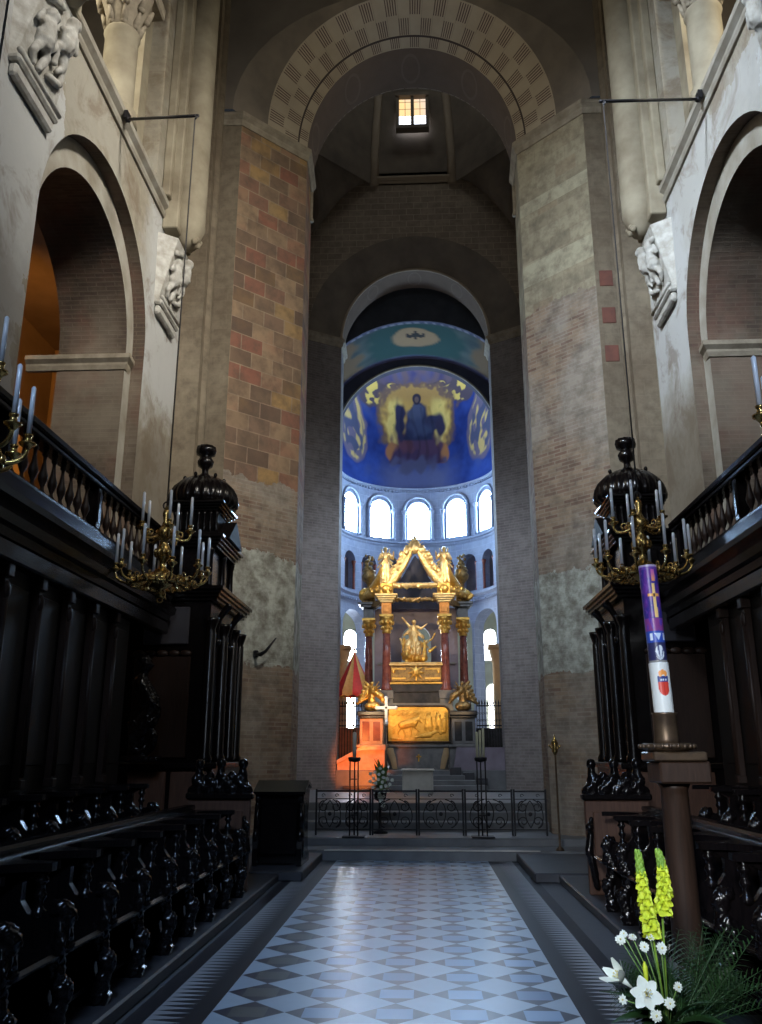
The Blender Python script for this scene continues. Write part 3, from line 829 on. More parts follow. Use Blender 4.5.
# apse wall ------------------------------------------------------------
am = lambda s, z, d: ((AR + d) * sin(s / AR), AY + (AR + d) * cos(s / AR), z)
deg = lambda a: radians(a) * AR
H = pi / 2 * AR
mb = MB(); arcade(mb, -H, H, 1.2, 7.1, [(deg(28 * k), .66, 1.2, 6.0, .66) for k in range(-3, 4)], am, mb, .55, step=.22, n=12)
struct(mb, 'wall_apse_arcade', M['apse_stone'])
mb = MB(); arcade(mb, -H, H, 7.1, 9.3, [(deg(20 * k), .34, 7.4, 8.45, .36) for k in range(-4, 5)], am, mb, .35, step=.22, n=10)
struct(mb, 'wall_apse_blind_arcade', M['apse_stone'])
mb = MB(); mb.grid(lambda u, v: (3.26 * sin(u), AY + 3.26 * cos(u), v), lin(-pi / 2, pi / 2, 60), [7.1, 9.3]); struct(mb, 'wall_apse_niches', simple('niche_plaster', (.16, .16, .20), (.11, .10, .13), 3, .85))
mb = MB(); arcade(mb, -H, H, 9.3, 11.5, [(deg(30 * k), .41, 9.55, 10.62, .43) for k in range(-2, 3)], am, mb, .3, step=.22, n=12)
struct(mb, 'wall_apse_windows', M['apse_stone'])
for z0, z1, pj_, dent in ((7.0, 7.32, .18, 1), (9.24, 9.42, .12, 0), (11.42, 11.58, .10, 1)):
    mb = MB(); pr = IMPOST(z0, z1, pj_)
    mb.grid(lambda u, v: ((AR - pr[int(v)][0]) * sin(u), AY + (AR - pr[int(v)][0]) * cos(u), pr[int(v)][1]), lin(-pi / 2, pi / 2, 72), range(len(pr)), smooth=False)
    if dent:
        for k in range(60):
            a = -pi / 2 + pi * (k + .5) / 60; r = AR - pj_ * .6
            mb.box(-.035, .035, -.05, .05, 0, .07, 0, Matrix.Translation((r * sin(a), AY + r * cos(a), z0 - .02)) @ Matrix.Rotation(-a, 4, 'Z'))
    trim(mb, M['apse_stone'])
# colonnettes of the blind arcade and of the windows
for k in range(-4, 5):
    mb = MB()
    for e in (-.40, .40):
        p = am(deg(20 * k) + e * .8, 0, .06)
        mb.lathe([(.07, 7.4), (.05, 7.5), (.045, 8.3), (.06, 8.34), (.09, 8.48)], (p[0], p[1], 0), 8)
    struct(mb, 'trim_niche_colonnette', M['red_panel'])
for k in range(-2, 3):
    mb = MB()
    for e in (-.55, .55):
        p = am(deg(30 * k) + e, 0, -.04)
        mb.lathe([(.09, 9.5), (.06, 9.6), (.055, 10.5), (.07, 10.54), (.11, 10.68)], (p[0], p[1], 0), 8)
    mb.tube([am(deg(30 * k) - .55 * cos(pi * i / 20), 10.68 + .55 * sin(pi * i / 20), -.03) for i in range(21)], .05, 6)
    struct(mb, 'trim_window_colonnette', M['apse_stone'])
    s0 = deg(30 * k)
    w = MB(); arcade(w, s0 - .5, s0 + .5, 9.5, 9.52, [], am, w)
    pts = [am(s0 - .48, 9.52, .28)] + [am(s0 - .48 * cos(pi * i / 16), 10.62 + .48 * sin(pi * i / 16), .28) for i in range(17)] + [am(s0 + .48, 9.52, .28)]
    uvs = [(-.48, 0)] + [(-.48 * cos(pi * i / 16), 1.1 + .48 * sin(pi * i / 16)) for i in range(17)] + [(.48, 0)]
    w = MB(); w.face(pts, uvs); struct(w, 'window_%d' % (k + 4), M['window'], normals=False)
# ambulatory behind the arcade, with its chapel windows
OR = 5.6
om = lambda s, z, d: ((OR + d) * sin(s / OR), AY + (OR + d) * cos(s / OR), z)
OH = radians(105) * OR
lows = [(-25.5, 2.6, 3.4, .30), (-25.5, 4.75, 5.6, .34), (25.0, 2.4, 3.4, .30), (25.0, 4.75, 5.6, .34), (0, 4.6, 5.4, .35), (-62, 3.6, 5.0, .5), (62, 3.6, 5.0, .5)]
mb = MB(); arcade(mb, -OH, OH, -.5, 7.3, [(radians(sg * 29.6) * OR, .26, 2.5, 4.0, .26) for sg in (-1, 1)] + [(radians(a) * OR, .5, 3.6, 5.2, .5) for a in (-75, 75)], om, mb, .3, step=.4, n=10)
struct(mb, 'wall_ambulatory', M['ambulatory'])
# the upper chapel lights, set in round-headed reveals on the face of the wall
WN = [5]
for sg in (-1, 1):
    s0 = radians(sg * 29.6) * OR
    fr = MB(); arcade(fr, s0 - .42, s0 + .42, 5.0, 6.75, [(s0, .27, 5.15, 6.1, .27)], lambda s, z, d: om(s, z, d - .05), fr, .1, n=10)
    WN[0] += 1; f = struct(fr, 'window_%d' % WN[0], M['ambulatory'])
    for zb, zs, par in ((5.15, 6.1, f), (2.5, 4.0, None)):
        d = -.01 if par else .25
        pts = [om(s0 - .27, zb, d)] + [om(s0 - .27 * cos(pi * i / 14), zs + .27 * sin(pi * i / 14), d) for i in range(15)] + [om(s0 + .27, zb, d)]
        uv = [(0, 0)] + [(-.27 * cos(pi * i / 14), zs - zb + .27 * sin(pi * i / 14)) for i in range(15)] + [(.54, 0)]
        w = MB(); w.face(pts, uv)
        wm_ = M['window_low'] if sg < 0 else M['window_shaded']
        if par: w.build('pane', wm_, par, normals=False)
        else: WN[0] += 1; struct(w, 'window_%d' % WN[0], wm_, normals=False)
    s1 = radians(sg * 75) * OR
    w = MB(); pts = [om(s1 - .5, 3.6, .25)] + [om(s1 - .5 * cos(pi * i / 14), 5.2 + .5 * sin(pi * i / 14), .25) for i in range(15)] + [om(s1 + .5, 3.6, .25)]
    w.face(pts, [(0, 0)] + [(.5, i * .1) for i in range(15)] + [(1, 0)]); WN[0] += 1; struct(w, 'window_%d' % WN[0], M['window_shaded'], normals=False)
mb = MB(); mb.grid(lambda u, v: (v * sin(u), AY + v * cos(u), 7.25 + .5 * sin(pi * (v - 3.4) / 2.2)), lin(-radians(105), radians(105), 50), lin(3.4, 5.65, 8)); struct(mb, 'ceiling_ambulatory', M['ambulatory'])
for sg in (-1, 1):
    mb = MB(); mb.lathe([(.26, 1.2), (.26, 1.4), (.21, 1.5), (.20, 4.45), (.23, 4.5), (.23, 4.55), (.29, 4.8), (.31, 4.9)], (sg * 2.55, 27.9, 0), 16)
    mb.box(sg * 2.55 - .33, sg * 2.55 + .33, 27.56, 28.24, 4.9, 5.03, .02)
    struct(mb, 'trim_ochre_column_' + SIDE[sg], M['ochre_stone'])
    mb = MB(); vwalls(mb, [(sg * 3.5, 25.1), (sg * 3.5, 28.8)], -.2, 7.0); struct(mb, 'wall_choir_low_' + SIDE[sg], M['slate'])

# ------------------------------------------------------------------ helpers for things
def P(root, mb, name, mat, **k): return mb.moved(Matrix.Translation(-Vector(root.location))).build(name, mat, root, **k)
def PC(root, mb, name, mat, **k): return mb.moved(Matrix.Translation(-Vector(root.location))).carve(name, mat, root, **k)
def PP(par, root, mb, name, mat, **k): return mb.moved(Matrix.Translation(-Vector(root.location))).build(name, mat, par, **k)
def at0(mb, x, y, z, rz=0, s=1, sx=1): return mb.moved(Matrix.Translation((x, y, z)) @ Matrix.Rotation(rz, 4, 'Z') @ Matrix.Diagonal((s * sx, s, s, 1)))
def robed(h=1.0, arms=(), wings=0, folds=8, head=.062, stride=.0):
    """a draped figure standing at the origin, facing -Y"""
    m = MB()
    m.ell((0, -.01 * h, .925 * h), (head * h * .85, head * h * .95, head * h * 1.15), 10)
    m.ell((0, -.07 * h, .92 * h), (.012 * h, .02 * h, .015 * h), 6)
    m.ell((0, .02 * h, .945 * h), (head * h, head * h, head * h), 8)
    m.cap((0, 0, .80 * h), (0, 0, .90 * h), .036 * h, .03 * h)
    m.cap((-.095 * h, 0, .795 * h), (.095 * h, 0, .795 * h), .052 * h, .052 * h)
    m.tube([(0, 0, .82 * h), (0, 0, .70 * h), (0, .0, .55 * h), (0, 0, .48 * h)], [.075 * h, .10 * h, .085 * h, .11 * h], 10)
    for k in range(folds):
        a = 2 * pi * k / folds
        m.cap((.065 * h * cos(a), .055 * h * sin(a), .52 * h), (.12 * h * cos(a) + stride * h * (k % 2), .10 * h * sin(a), .02 * h), .05 * h, .042 * h, 7)
    m.cap((-.08 * h, -.08 * h, .78 * h), (.09 * h, -.06 * h, .52 * h), .025 * h, .035 * h)
    for sgn, pts in zip((-1, 1), arms or (((.17, -.03, .62), (.10, -.15, .55)), ((.17, -.03, .62), (.10, -.15, .55)))):
        sh = (sgn * .115 * h, 0, .79 * h); e = (sgn * pts[0][0] * h, pts[0][1] * h, pts[0][2] * h); w = (sgn * pts[1][0] * h, pts[1][1] * h, pts[1][2] * h)
        m.cap(sh, e, .045 * h, .036 * h); m.cap(e, w, .034 * h, .024 * h)
        d = (Vector(w) - Vector(e)).normalized(); q = d.orthogonal().normalized()
        m.ell(w, .028 * h, 7)
        for f in range(4): m.cap(Vector(w) + q * (f - 1.5) * .012 * h, Vector(w) + d * (.06 + .012 * (f in (1, 2))) * h + q * (f - 1.5) * .016 * h, .008 * h, .007 * h, 5)
        m.cap(w, Vector(w) + (d * .5 + q).normalized() * .04 * h, .009 * h, .007 * h, 5)
    if wings:
        for sgn in (-1, 1):
            for f in range(5):
                m.cap((sgn * .05 * h, .08 * h, (.74 - .02 * f) * h), (sgn * (.20 + .05 * f) * h * wings, .16 * h, (.98 - .13 * f) * h), .028 * h, .022 * h, 6)
    return m
def scroll(m, c, r, turns, a0, w, plane='XZ', sgn=1, n=28, r_in=.25, th=None):
    pts = []; rs = []
    for i in range(n + 1):
        t = i / n; a = a0 + sgn * turns * 2 * pi * t; rr = r * (1 - (1 - r_in) * t)
        d = (rr * cos(a), rr * sin(a))
        pts.append((c[0] + d[0], c[1], c[2] + d[1]) if plane == 'XZ' else (c[0], c[1] + d[0], c[2] + d[1])); rs.append(w * (1 - .4 * t))
    m.tube(pts, rs, 6)
    return m
def bez(p0, p1, p2, p3, n=12):
    p0, p1, p2, p3 = map(Vector, (p0, p1, p2, p3)); o = []
    for i in range(n + 1):
        t = i / n; o.append(p0 * (1 - t) ** 3 + p1 * 3 * t * (1 - t) ** 2 + p2 * 3 * t * t * (1 - t) + p3 * t ** 3)
    return o
def foliage_lumps(m, pts, r, k=3, spread=.6):
    for p in pts:
        for i in range(k):
            m.ell((p[0] + random.uniform(-1, 1) * r * spread, p[1] + random.uniform(-.5, .5) * r, p[2] + random.uniform(-1, 1) * r * spread), (r * random.uniform(.5, .9), r * .6, r * random.uniform(.5, .9)), 7)

# ------------------------------------------------------------------ high altar
AX = -.1
can = thing('altar_canopy', 'gilded baroque altar canopy on red marble columns rising in front of the apse windows', 'altar canopy', (AX, 26, 1.2))
COLS = [(-.87, 25.5, .125, .42), (.87, 25.5, .125, .42), (-1.46, 26.4, .12, .38), (1.46, 26.4, .12, .38)]
for i, (x, y, r, b) in enumerate(COLS):
    X = AX + x
    z0 = 3.42; zc = 5.12 if i < 2 else 5.15
    m = MB(); m.lathe([(r * 1.5, z0), (r * 1.5, z0 + .05), (r * 1.15, z0 + .12), (r * 1.05, z0 + .5), (r * 1.0, z0 + 1.0), (r * .86, zc)], (X, y, 0), 20)
    c = P(can, m, 'column', M['marble_red'])
    m = MB(); m.lathe([(r * .9, zc - .02), (r * 1.05, zc + .02), (r * .9, zc + .08), (r * 1.1, zc + .25), (r * 1.6, zc + .42), (r * 1.6, zc + .46)], (X, y, 0), 16, ripple=(8, .06))
    for k in range(8):
        a = 2 * pi * k / 8
        for zz, rr, q in ((zc + .14, r * 1.15, .04), (zc + .30, r * 1.5, .05)): m.ell((X + rr * cos(a), y + rr * sin(a), zz), (q, q, q * 1.5), 6)
    m.box(X - r * 1.7, X + r * 1.7, y - r * 1.7, y + r * 1.7, zc + .46, zc + .54, .01)
    PP(c, can, m, 'capital', M['gold'])
    m = MB(); m.box(X - r * 1.7, X + r * 1.7, y - r * 1.7, y + r * 1.7, z0 - .25, z0, .015); m.box(X - r * 1.5, X + r * 1.5, y - r * 1.5, y + r * 1.5, 2.0, z0 - .25, .01)
    PP(c, can, m, 'pedestal', M['marble_grey'])
    if i < 2:
        m = MB(); m.box(X - .15, X + .15, y - .15, y + .15, 5.66, 6.02, .01); m.box(X - .10, X + .10, y - .165, y + .1, 5.72, 5.96, .01); P(can, m, 'impost_block', M['gold_red'])
        m = MB()
        for dz, w in ((6.02, .20), (6.08, .25), (6.14, .30), (6.2, .34)): m.box(X - w, X + w, y - w, y + w, dz, dz + .065, .012)
        P(can, m, 'cornice', M['gold_pale'])
        m = MB(); m.box(X - .2, X + .2, y - .16, y + .16, 6.27, 6.62, .03); m.ell((X - .0, y - .2, 6.42), (.15, .08, .14), 8); P(can, m, 'attic_pedestal', M['gold'])
    else:
        m = MB(); m.box(X - .16, X + .16, y - .16, y + .16, 5.69, 6.0, .01); P(can, m, 'impost_block', M['marble_grey'])
        m = MB(); m.box(X - .24, X + .24, y - .3, y + .24, 6.0, 6.08, .015); m.box(X - .32, X + .32, y - .36, y + .3, 6.08, 6.16, .015); P(can, m, 'cornice', M['marble_grey'])
        m = MB(); m.box(X - .2, X + .2, y - .2, y + .2, 6.16, 6.55, .03); P(can, m, 'attic_pedestal', M['gold_dark'])
# entablature returns between front and rear columns
for sg in (-1, 1):
    m = MB()
    m.add([(AX + sg * .9 + dx, 25.5 + dy, z) for z in (6.0, 6.16) for dx, dy in ((0, -.15), (0, .15))] + [(AX + sg * 1.46 + dx, 26.4 + dy, z) for z in (6.0, 6.16) for dx, dy in ((0, -.15), (0, .15))],
          [(0, 1, 3, 2), (4, 6, 7, 5), (0, 4, 5, 1), (2, 3, 7, 6), (0, 2, 6, 4), (1, 5, 7, 3)])
    P(can, m, 'entablature', M['gold_dark'])
    m = MB(); pts = bez((AX + sg * .75, 25.36, 6.36), (AX + sg * 1.05, 25.45, 6.44), (AX + sg * 1.3, 25.9, 6.40), (AX + sg * 1.68, 26.3, 6.34), 14)
    m.tube(pts, .13, 8)
    for i in range(15):
        for q in range(3): m.ell(pts[i] + Vector((random.uniform(-.08, .08), random.uniform(-.14, -.04), random.uniform(-.10, .12))), (random.uniform(.04, .07), .05, random.uniform(.04, .08)), 6)
    scroll(m, (AX + sg * 1.60, 26.15, 6.40), .17, 1.2, 0, .06, sgn=-sg)
    PC(can, m, 'gilt_frieze', M['gold'], voxel=.02, rough=.015, rs=18)
    # sweeping volute from the attic pedestal down over the rear column
    m = MB(); pts = bez((AX + sg * .98, 25.5, 7.15), (AX + sg * 1.05, 25.6, 6.7), (AX + sg * 1.3, 26.0, 6.45), (AX + sg * 1.66, 26.4, 6.45), 14)
    m.tube(pts, [.09 + .05 * sin(pi * i / 14) for i in range(15)], 8); scroll(m, (AX + sg * 1.56, 26.2, 6.45), .16, 1.2, 0, .05, sgn=-sg)
    P(can, m, 'volute', M['gold'])
    # gable rib: encrusted scroll rising to the crown
    m = MB(); pts = bez((AX + sg * .9, 25.5, 6.55), (AX + sg * .62, 25.5, 6.75), (AX + sg * .34, 25.5, 7.1), (AX + sg * .10, 25.5, 7.75), 16)
    m.tube(pts, [.16 - .06 * i / 16 for i in range(17)], 8)
    m.tube([p + Vector((sg * .12, 0, .13)) for p in pts[:-1]], .05, 6)
    for i in range(1, 15):
        p = pts[i] + Vector((sg * .10, -.04, .12))
        for q in range(3): m.ell(p + Vector((random.uniform(-.07, .09), random.uniform(-.08, .02), random.uniform(-.09, .08))), (random.uniform(.04, .075), .05, random.uniform(.04, .085)), 6)
        if i % 3 == 1: m.cap(p, p + Vector((sg * .12, -.02, .13)), .03, .012, 6)
    PC(can, m, 'gable_rib', M['gold_pale'], voxel=.02, rough=.015, rs=18)
m = MB(); m.ell((AX, 25.45, 7.72), (.15, .12, .2), 10)
m.ell((AX - .22, 25.45, 7.66), (.13, .09, .13), 8); m.ell((AX + .22, 25.45, 7.66), (.13, .09, .13), 8)
m.ell((AX - .40, 25.45, 7.52), (.10, .08, .12), 8); m.ell((AX + .40, 25.45, 7.52), (.10, .08, .12), 8)
m.ell((AX, 25.42, 7.95), (.11, .09, .10), 8); m.cap((AX, 25.45, 7.95), (AX, 25.45, 8.13), .05, .03)
for k in range(9): a = pi * k / 8; m.cap((AX + .13 * cos(a), 25.45, 7.78 + .12 * sin(a)), (AX + .30 * cos(a), 25.42, 7.80 + .26 * sin(a)), .03, .012, 5)
PC(can, m, 'crown', M['gold_pale'], voxel=.02, rough=.012, rs=20)
# two garlanded cross beams
for z, r, mt in ((6.56, .085, 'gold_pale'), (6.13, .06, 'gold_dark')):
    m = MB(); m.tube([(AX - .75, 25.5, z), (AX + .75, 25.5, z)], r, 8)
    for i in range(26):
        m.ell((AX - .72 + 1.44 * i / 25, 25.5 + random.uniform(-.05, .02), z + random.uniform(-.04, .05) - .03 * sin(pi * i / 25)), (.05, .05, r * random.uniform(.6, 1.0)), 6)
    PC(can, m, 'garland', M[mt], voxel=.02, rough=.012, rs=22)
# dark back of the canopy behind the gable, and the reredos with its arched light
m = MB(); m.prism([(-.85, 6.0), (.85, 6.0), (.72, 6.6), (.40, 7.05), (0, 7.75), (-.40, 7.05), (-.72, 6.6)], lambda p: (AX + p[0], 26.55, p[1]), lambda p: (AX + p[0], 26.65, p[1]))
P(can, m, 'gable_back', simple('gable_blue', (.035, .04, .09), (.02, .022, .05), 4, .6))
m = MB(); arcade(m, -1.3, 1.3, 3.4, 6.05, [(0, .46, 4.15, 5.05, .46)], lambda s, z, d: (AX + s, 26.7 + d, z), m, .12, step=.4)
P(can, m, 'reredos', M['slate'], normals=False)
m = MB(); m.box(AX - .8, AX + .8, 26.3, 26.8, 4.05, 4.15, .02); m.box(AX - 1.2, AX - .5, 26.62, 26.72, 4.3, 4.36); m.box(AX + .5, AX + 1.2, 26.62, 26.72, 4.3, 4.36); P(can, m, 'ledge', M['marble_grey'])

# shrine chest the saint stands on
sh = thing('shrine_chest', 'gilded shrine chest on the dark ledge under the ascending saint', 'shrine', (AX, 25.7, 3.36))
m = MB(); m.box(AX - .76, AX + .76, 25.45, 26.05, 3.66, 4.14, .03); P(sh, m, 'chest', M['gold_dark'])
m = MB(); m.box(AX - .82, AX + .82, 25.40, 26.1, 4.14, 4.20, .015); m.box(AX - .79, AX + .79, 25.42, 26.08, 4.20, 4.24, .01); P(sh, m, 'lid_rim', M['gold_pale'])
m = MB(); m.box(AX - .82, AX + .82, 25.40, 26.1, 3.60, 3.66, .015); P(sh, m, 'base_rim', M['gold'])
for sg in (-1, 1):
    m = MB(); m.box(AX + sg * .28 - .02, AX + sg * .72, 25.43, 25.46, 3.74, 3.80, .005); m.box(AX + sg * .28 - .02, AX + sg * .72, 25.43, 25.46, 4.02, 4.07, .005); m.ell((AX + sg * .66, 25.44, 3.98), (.05, .04, .06), 7); P(sh, m, 'panel_moulding', M['gold'])
m = MB(); m.ell((AX, 25.42, 3.95), (.12, .08, .14), 9)
for k in range(8): a = pi * 2 * k / 8; m.cap((AX + .1 * cos(a), 25.42, 3.95 + .1 * sin(a)), (AX + .24 * cos(a), 25.42, 3.93 + .22 * sin(a)), .045, .025, 6)
PC(sh, m, 'cartouche', M['gold'], voxel=.018, rough=.01)
m = MB(); m.box(AX - .95, AX + .95, 25.35, 26.3, 3.02, 3.36, .02); m.box(AX - .9, AX + .9, 25.4, 26.2, 3.36, 3.60, .02); P(sh, m, 'plinth', M['marble_dark'])

st = thing('saint_statue', 'gilded statue of a saint rising with arms spread above the shrine chest', 'statue', (AX - .06, 25.75, 4.24))
m = MB()
fig = robed(1.06, head=.07, arms=(((.20, -.02, .90), (.30, -.06, 1.02)), ((.20, -.04, .74), (.33, -.08, .84))), stride=.02)
m.join(at0(fig, AX - .05, 25.72, 4.48, 0, 1))
# wind-blown drapery round the hips and behind the shoulders
for a0_, a1_, r0_, r1_ in (((-.05, 4.95), (-.34, 4.82), .10, .05), ((-.34, 4.82), (-.42, 4.98), .06, .03), ((.0, 4.9), (.24, 4.78), .11, .07), ((.24, 4.78), (.40, 4.92), .07, .03), ((-.18, 4.8), (-.22, 4.56), .12, .10), ((.12, 4.8), (.14, 4.56), .12, .10), ((-.05, 5.15), (.02, 4.85), .13, .15), ((.05, 5.2), (.28, 5.02), .07, .05), ((-.12, 5.2), (-.30, 5.08), .07, .04)):
    m.cap((AX - .05 + a0_[0], 25.72, a0_[1]), (AX - .05 + a1_[0], 25.74, a1_[1]), r0_, r1_, 8)
b = PC(st, m, 'figure', M['gold_pale'], voxel=.014, rough=.012, rs=14)
m = MB()
for k in range(40):
    a = random.uniform(0, 2 * pi); r = random.uniform(.05, .36)
    m.ell((AX - .05 + r * cos(a), 25.75 + .4 * r * sin(a), 4.36 + random.uniform(-.10, .40) * (1.1 - 1.6 * r)), random.uniform(.07, .12), 7)
m.join(at0(robed(.52, arms=(((.2, -.02, .7), (.3, -.1, .86)), ((.2, 0, .8), (.34, -.05, 1.0))), wings=1.0), AX + .26, 25.68, 4.42, .3))
m.join(at0(robed(.42, arms=(((.2, -.02, .7), (.26, -.1, .9)), ((.2, 0, .8), (.3, -.05, .9))), wings=.9), AX - .28, 25.66, 4.26, -.3))
m.cap((AX - .40, 25.7, 4.62), (AX - .36, 25.7, 4.95), .03, .06); m.cap((AX + .42, 25.7, 4.6), (AX + .60, 25.7, 4.72), .06, .03); m.cap((AX + .45, 25.7, 4.9), (AX + .58, 25.7, 5.12), .02, .03)
PC(st, m, 'cloud_with_cherubs', M['gold'], voxel=.015, rough=.012, rs=18)

# angels and urns on the attic
for i, sg in enumerate((-1, 1)):
    o = thing('gilded_angel', 'gilded angel standing atop the altar canopy, on the side %s the red umbrella' % ('nearer' if sg < 0 else 'away from'), 'statue', (AX + sg * .90, 25.5, 6.62))
    m = at0(robed(1.15, arms=(((.20, -.03, .66), (.22, -.12, .80)), ((.18, -.05, .64), (.08, -.16, .66))), wings=.55, stride=.02 * sg), AX + sg * .90, 25.5, 6.62, 0, 1, sg)
    PC(o, m, 'figure', M['gold_pale'], voxel=.016, rough=.008, rs=16)
    o = thing('gilded_urn', 'dull gilt flaming urn over a rear canopy column, %s the red umbrella' % ('nearer' if sg < 0 else 'away from'), 'urn', (AX + sg * 1.46, 26.4, 6.55))
    m = MB(); m.lathe([(.16, 6.55), (.16, 6.60), (.07, 6.66), (.06, 6.76), (.20, 6.92), (.23, 7.05), (.17, 7.14), (.20, 7.18), (.20, 7.22), (.1, 7.26)], (AX + sg * 1.46, 26.4, 0), 16, ripple=(8, .05)); P(o, m, 'vase', M['gold_dark'])
    m = MB()
    for k in range(14): m.ell((AX + sg * 1.46 + random.uniform(-.11, .11), 26.4 + random.uniform(-.08, .08), 7.25 + .035 * k), .085 - .003 * k, 6)
    PC(o, m, 'flame', M['gold_dark'], voxel=.02, rough=.02)

# altar table with the gilded relief
al = thing('altar', 'high altar with arched gilded relief panel under the shrine chest', 'altar', (AX + .05, 25.2, 1.2))
A0 = AX + .05
def arched_panel(hw, z0, z1, r, n=6):
    return [(-hw, z0), (hw, z0), (hw, z1 - r)] + [(hw - r + r * cos(pi / 2 * i / n), z1 - r + r * sin(pi / 2 * i / n)) for i in range(1, n + 1)] + [(-hw + r - r * sin(pi / 2 * i / n), z1 - r + r * cos(pi / 2 * i / n)) for i in range(0, n)] + [(-hw, z1 - r)]
m = MB(); m.prism(arched_panel(1.02, 1.86, 3.04, .2), lambda p: (A0 + p[0], 25.12, p[1]), lambda p: (A0 + p[0], 26.0, p[1])); P(al, m, 'altar_body', M['marble_grey'])
m = MB(); m.prism(arched_panel(.86, 1.98, 2.92, .16), lambda p: (A0 + p[0], 25.09, p[1]), lambda p: (A0 + p[0], 25.16, p[1])); pan = P(al, m, 'relief_panel', M['gold_relief'])
m = MB()
# a bull, a fallen figure dragged behind it and a standing crowd in low relief
def rc(a, b, r0, r1): m.cap((A0 + a[0], 25.09, a[1]), (A0 + b[0], 25.09, b[1]), r0, r1, 8)
rc((-.46, 2.42), (-.14, 2.50), .12, .14); rc((-.14, 2.52), (.02, 2.62), .10, .07); rc((.02, 2.60), (.10, 2.50), .06, .035); rc((.02, 2.66), (.07, 2.75), .02, .01)
rc((-.50, 2.36), (-.60, 2.22), .055, .03); rc((-.60, 2.22), (-.54, 2.08), .03, .022); rc((-.42, 2.34), (-.38, 2.10), .05, .024); rc((-.12, 2.40), (.02, 2.26), .055, .03); rc((.02, 2.26), (-.06, 2.14), .03, .022); rc((-.2, 2.38), (-.22, 2.12), .05, .024)
rc((-.56, 2.46), (-.72, 2.36), .02, .02); rc((-.72, 2.36), (-.70, 2.2), .02, .03)
rc((.10, 2.12), (.34, 2.15), .06, .075); rc((.34, 2.17), (.48, 2.22), .05, .05); m.ell((A0 + .54, 25.08, 2.25), .05, 8); rc((.10, 2.12), (-.08, 2.08), .04, .03); rc((.30, 2.18), (.22, 2.34), .03, .02)
for x, z, h, tl in ((.22, 2.32, .46, .05), (.36, 2.30, .52, -.04), (.50, 2.36, .46, .06), (.64, 2.20, .56, -.03), (.74, 2.24, .44, .02)):
    rc((x, z), (x + tl, z + h * .62), .06, .075); m.ell((A0 + x + tl, 25.08, z + h * .86), .05, 8); rc((x + tl, z + h * .6), (x + tl - .13, z + h * (.5 + 2 * abs(tl))), .03, .02); rc((x + tl, z + h * .5), (x + tl + .09, z + h * .2), .035, .03)
for k in range(14): m.ell((A0 - .74 + .055 * k, 25.1, 2.72 + .035 * (k % 3)), (.075, .03, .05), 6)
rc((-.78, 2.06), (-.5, 2.03), .03, .04)
m.box(A0 - .78, A0 + .78, 25.085, 25.13, 2.0, 2.05)
q = m.moved(Matrix.Translation((0, 25.09, 0)) @ Matrix.Diagonal((1, .55, 1, 1)) @ Matrix.Translation((0, -25.09, 0)))
q.moved(Matrix.Translation(-Vector(al.location))).carve('relief_figures', M['gold_relief'], pan, voxel=.011, rough=.004, rs=25)
m = MB(); pts = [(A0 + p[0], 25.08, p[1]) for p in arched_panel(.89, 1.95, 2.95, .17)]; m.tube(pts + pts[:1], .03, 6); P(al, m, 'frame', M['bronze'])
m = MB(); m.box(A0 - 1.06, A0 + 1.06, 24.98, 25.9, 1.80, 1.88, .02); P(al, m, 'table_top', M['marble_grey'])
m = MB(); m.prism([(-.86, 1.2), (.86, 1.2), (.82, 1.3), (.92, 1.5), (.99, 1.80), (-.99, 1.80), (-.92, 1.5), (-.82, 1.3)], lambda p: (A0 + p[0], 25.02, p[1]), lambda p: (A0 + p[0], 25.8, p[1])); P(al, m, 'front_slab', M['marble_grey'])
for sg in (-1, 1):
    m = MB(); m.prism([(0, 1.22), (.13, 1.22), (.20, 1.45), (.32, 1.74), (.30, 1.79), (.12, 1.79), (.04, 1.5)], lambda p: (A0 + sg * (.60 + p[0]), 24.94, p[1]), lambda p: (A0 + sg * (.60 + p[0]), 25.05, p[1])); P(al, m, 'console', M['ochre_stone'])
m = MB(); m.box(A0 - .02, A0 + .02, 25.0, 25.03, 1.42, 1.62); m.box(A0 - .07, A0 + .07, 25.0, 25.03, 1.54, 1.57); P(al, m, 'inlaid_cross', M['gold'])

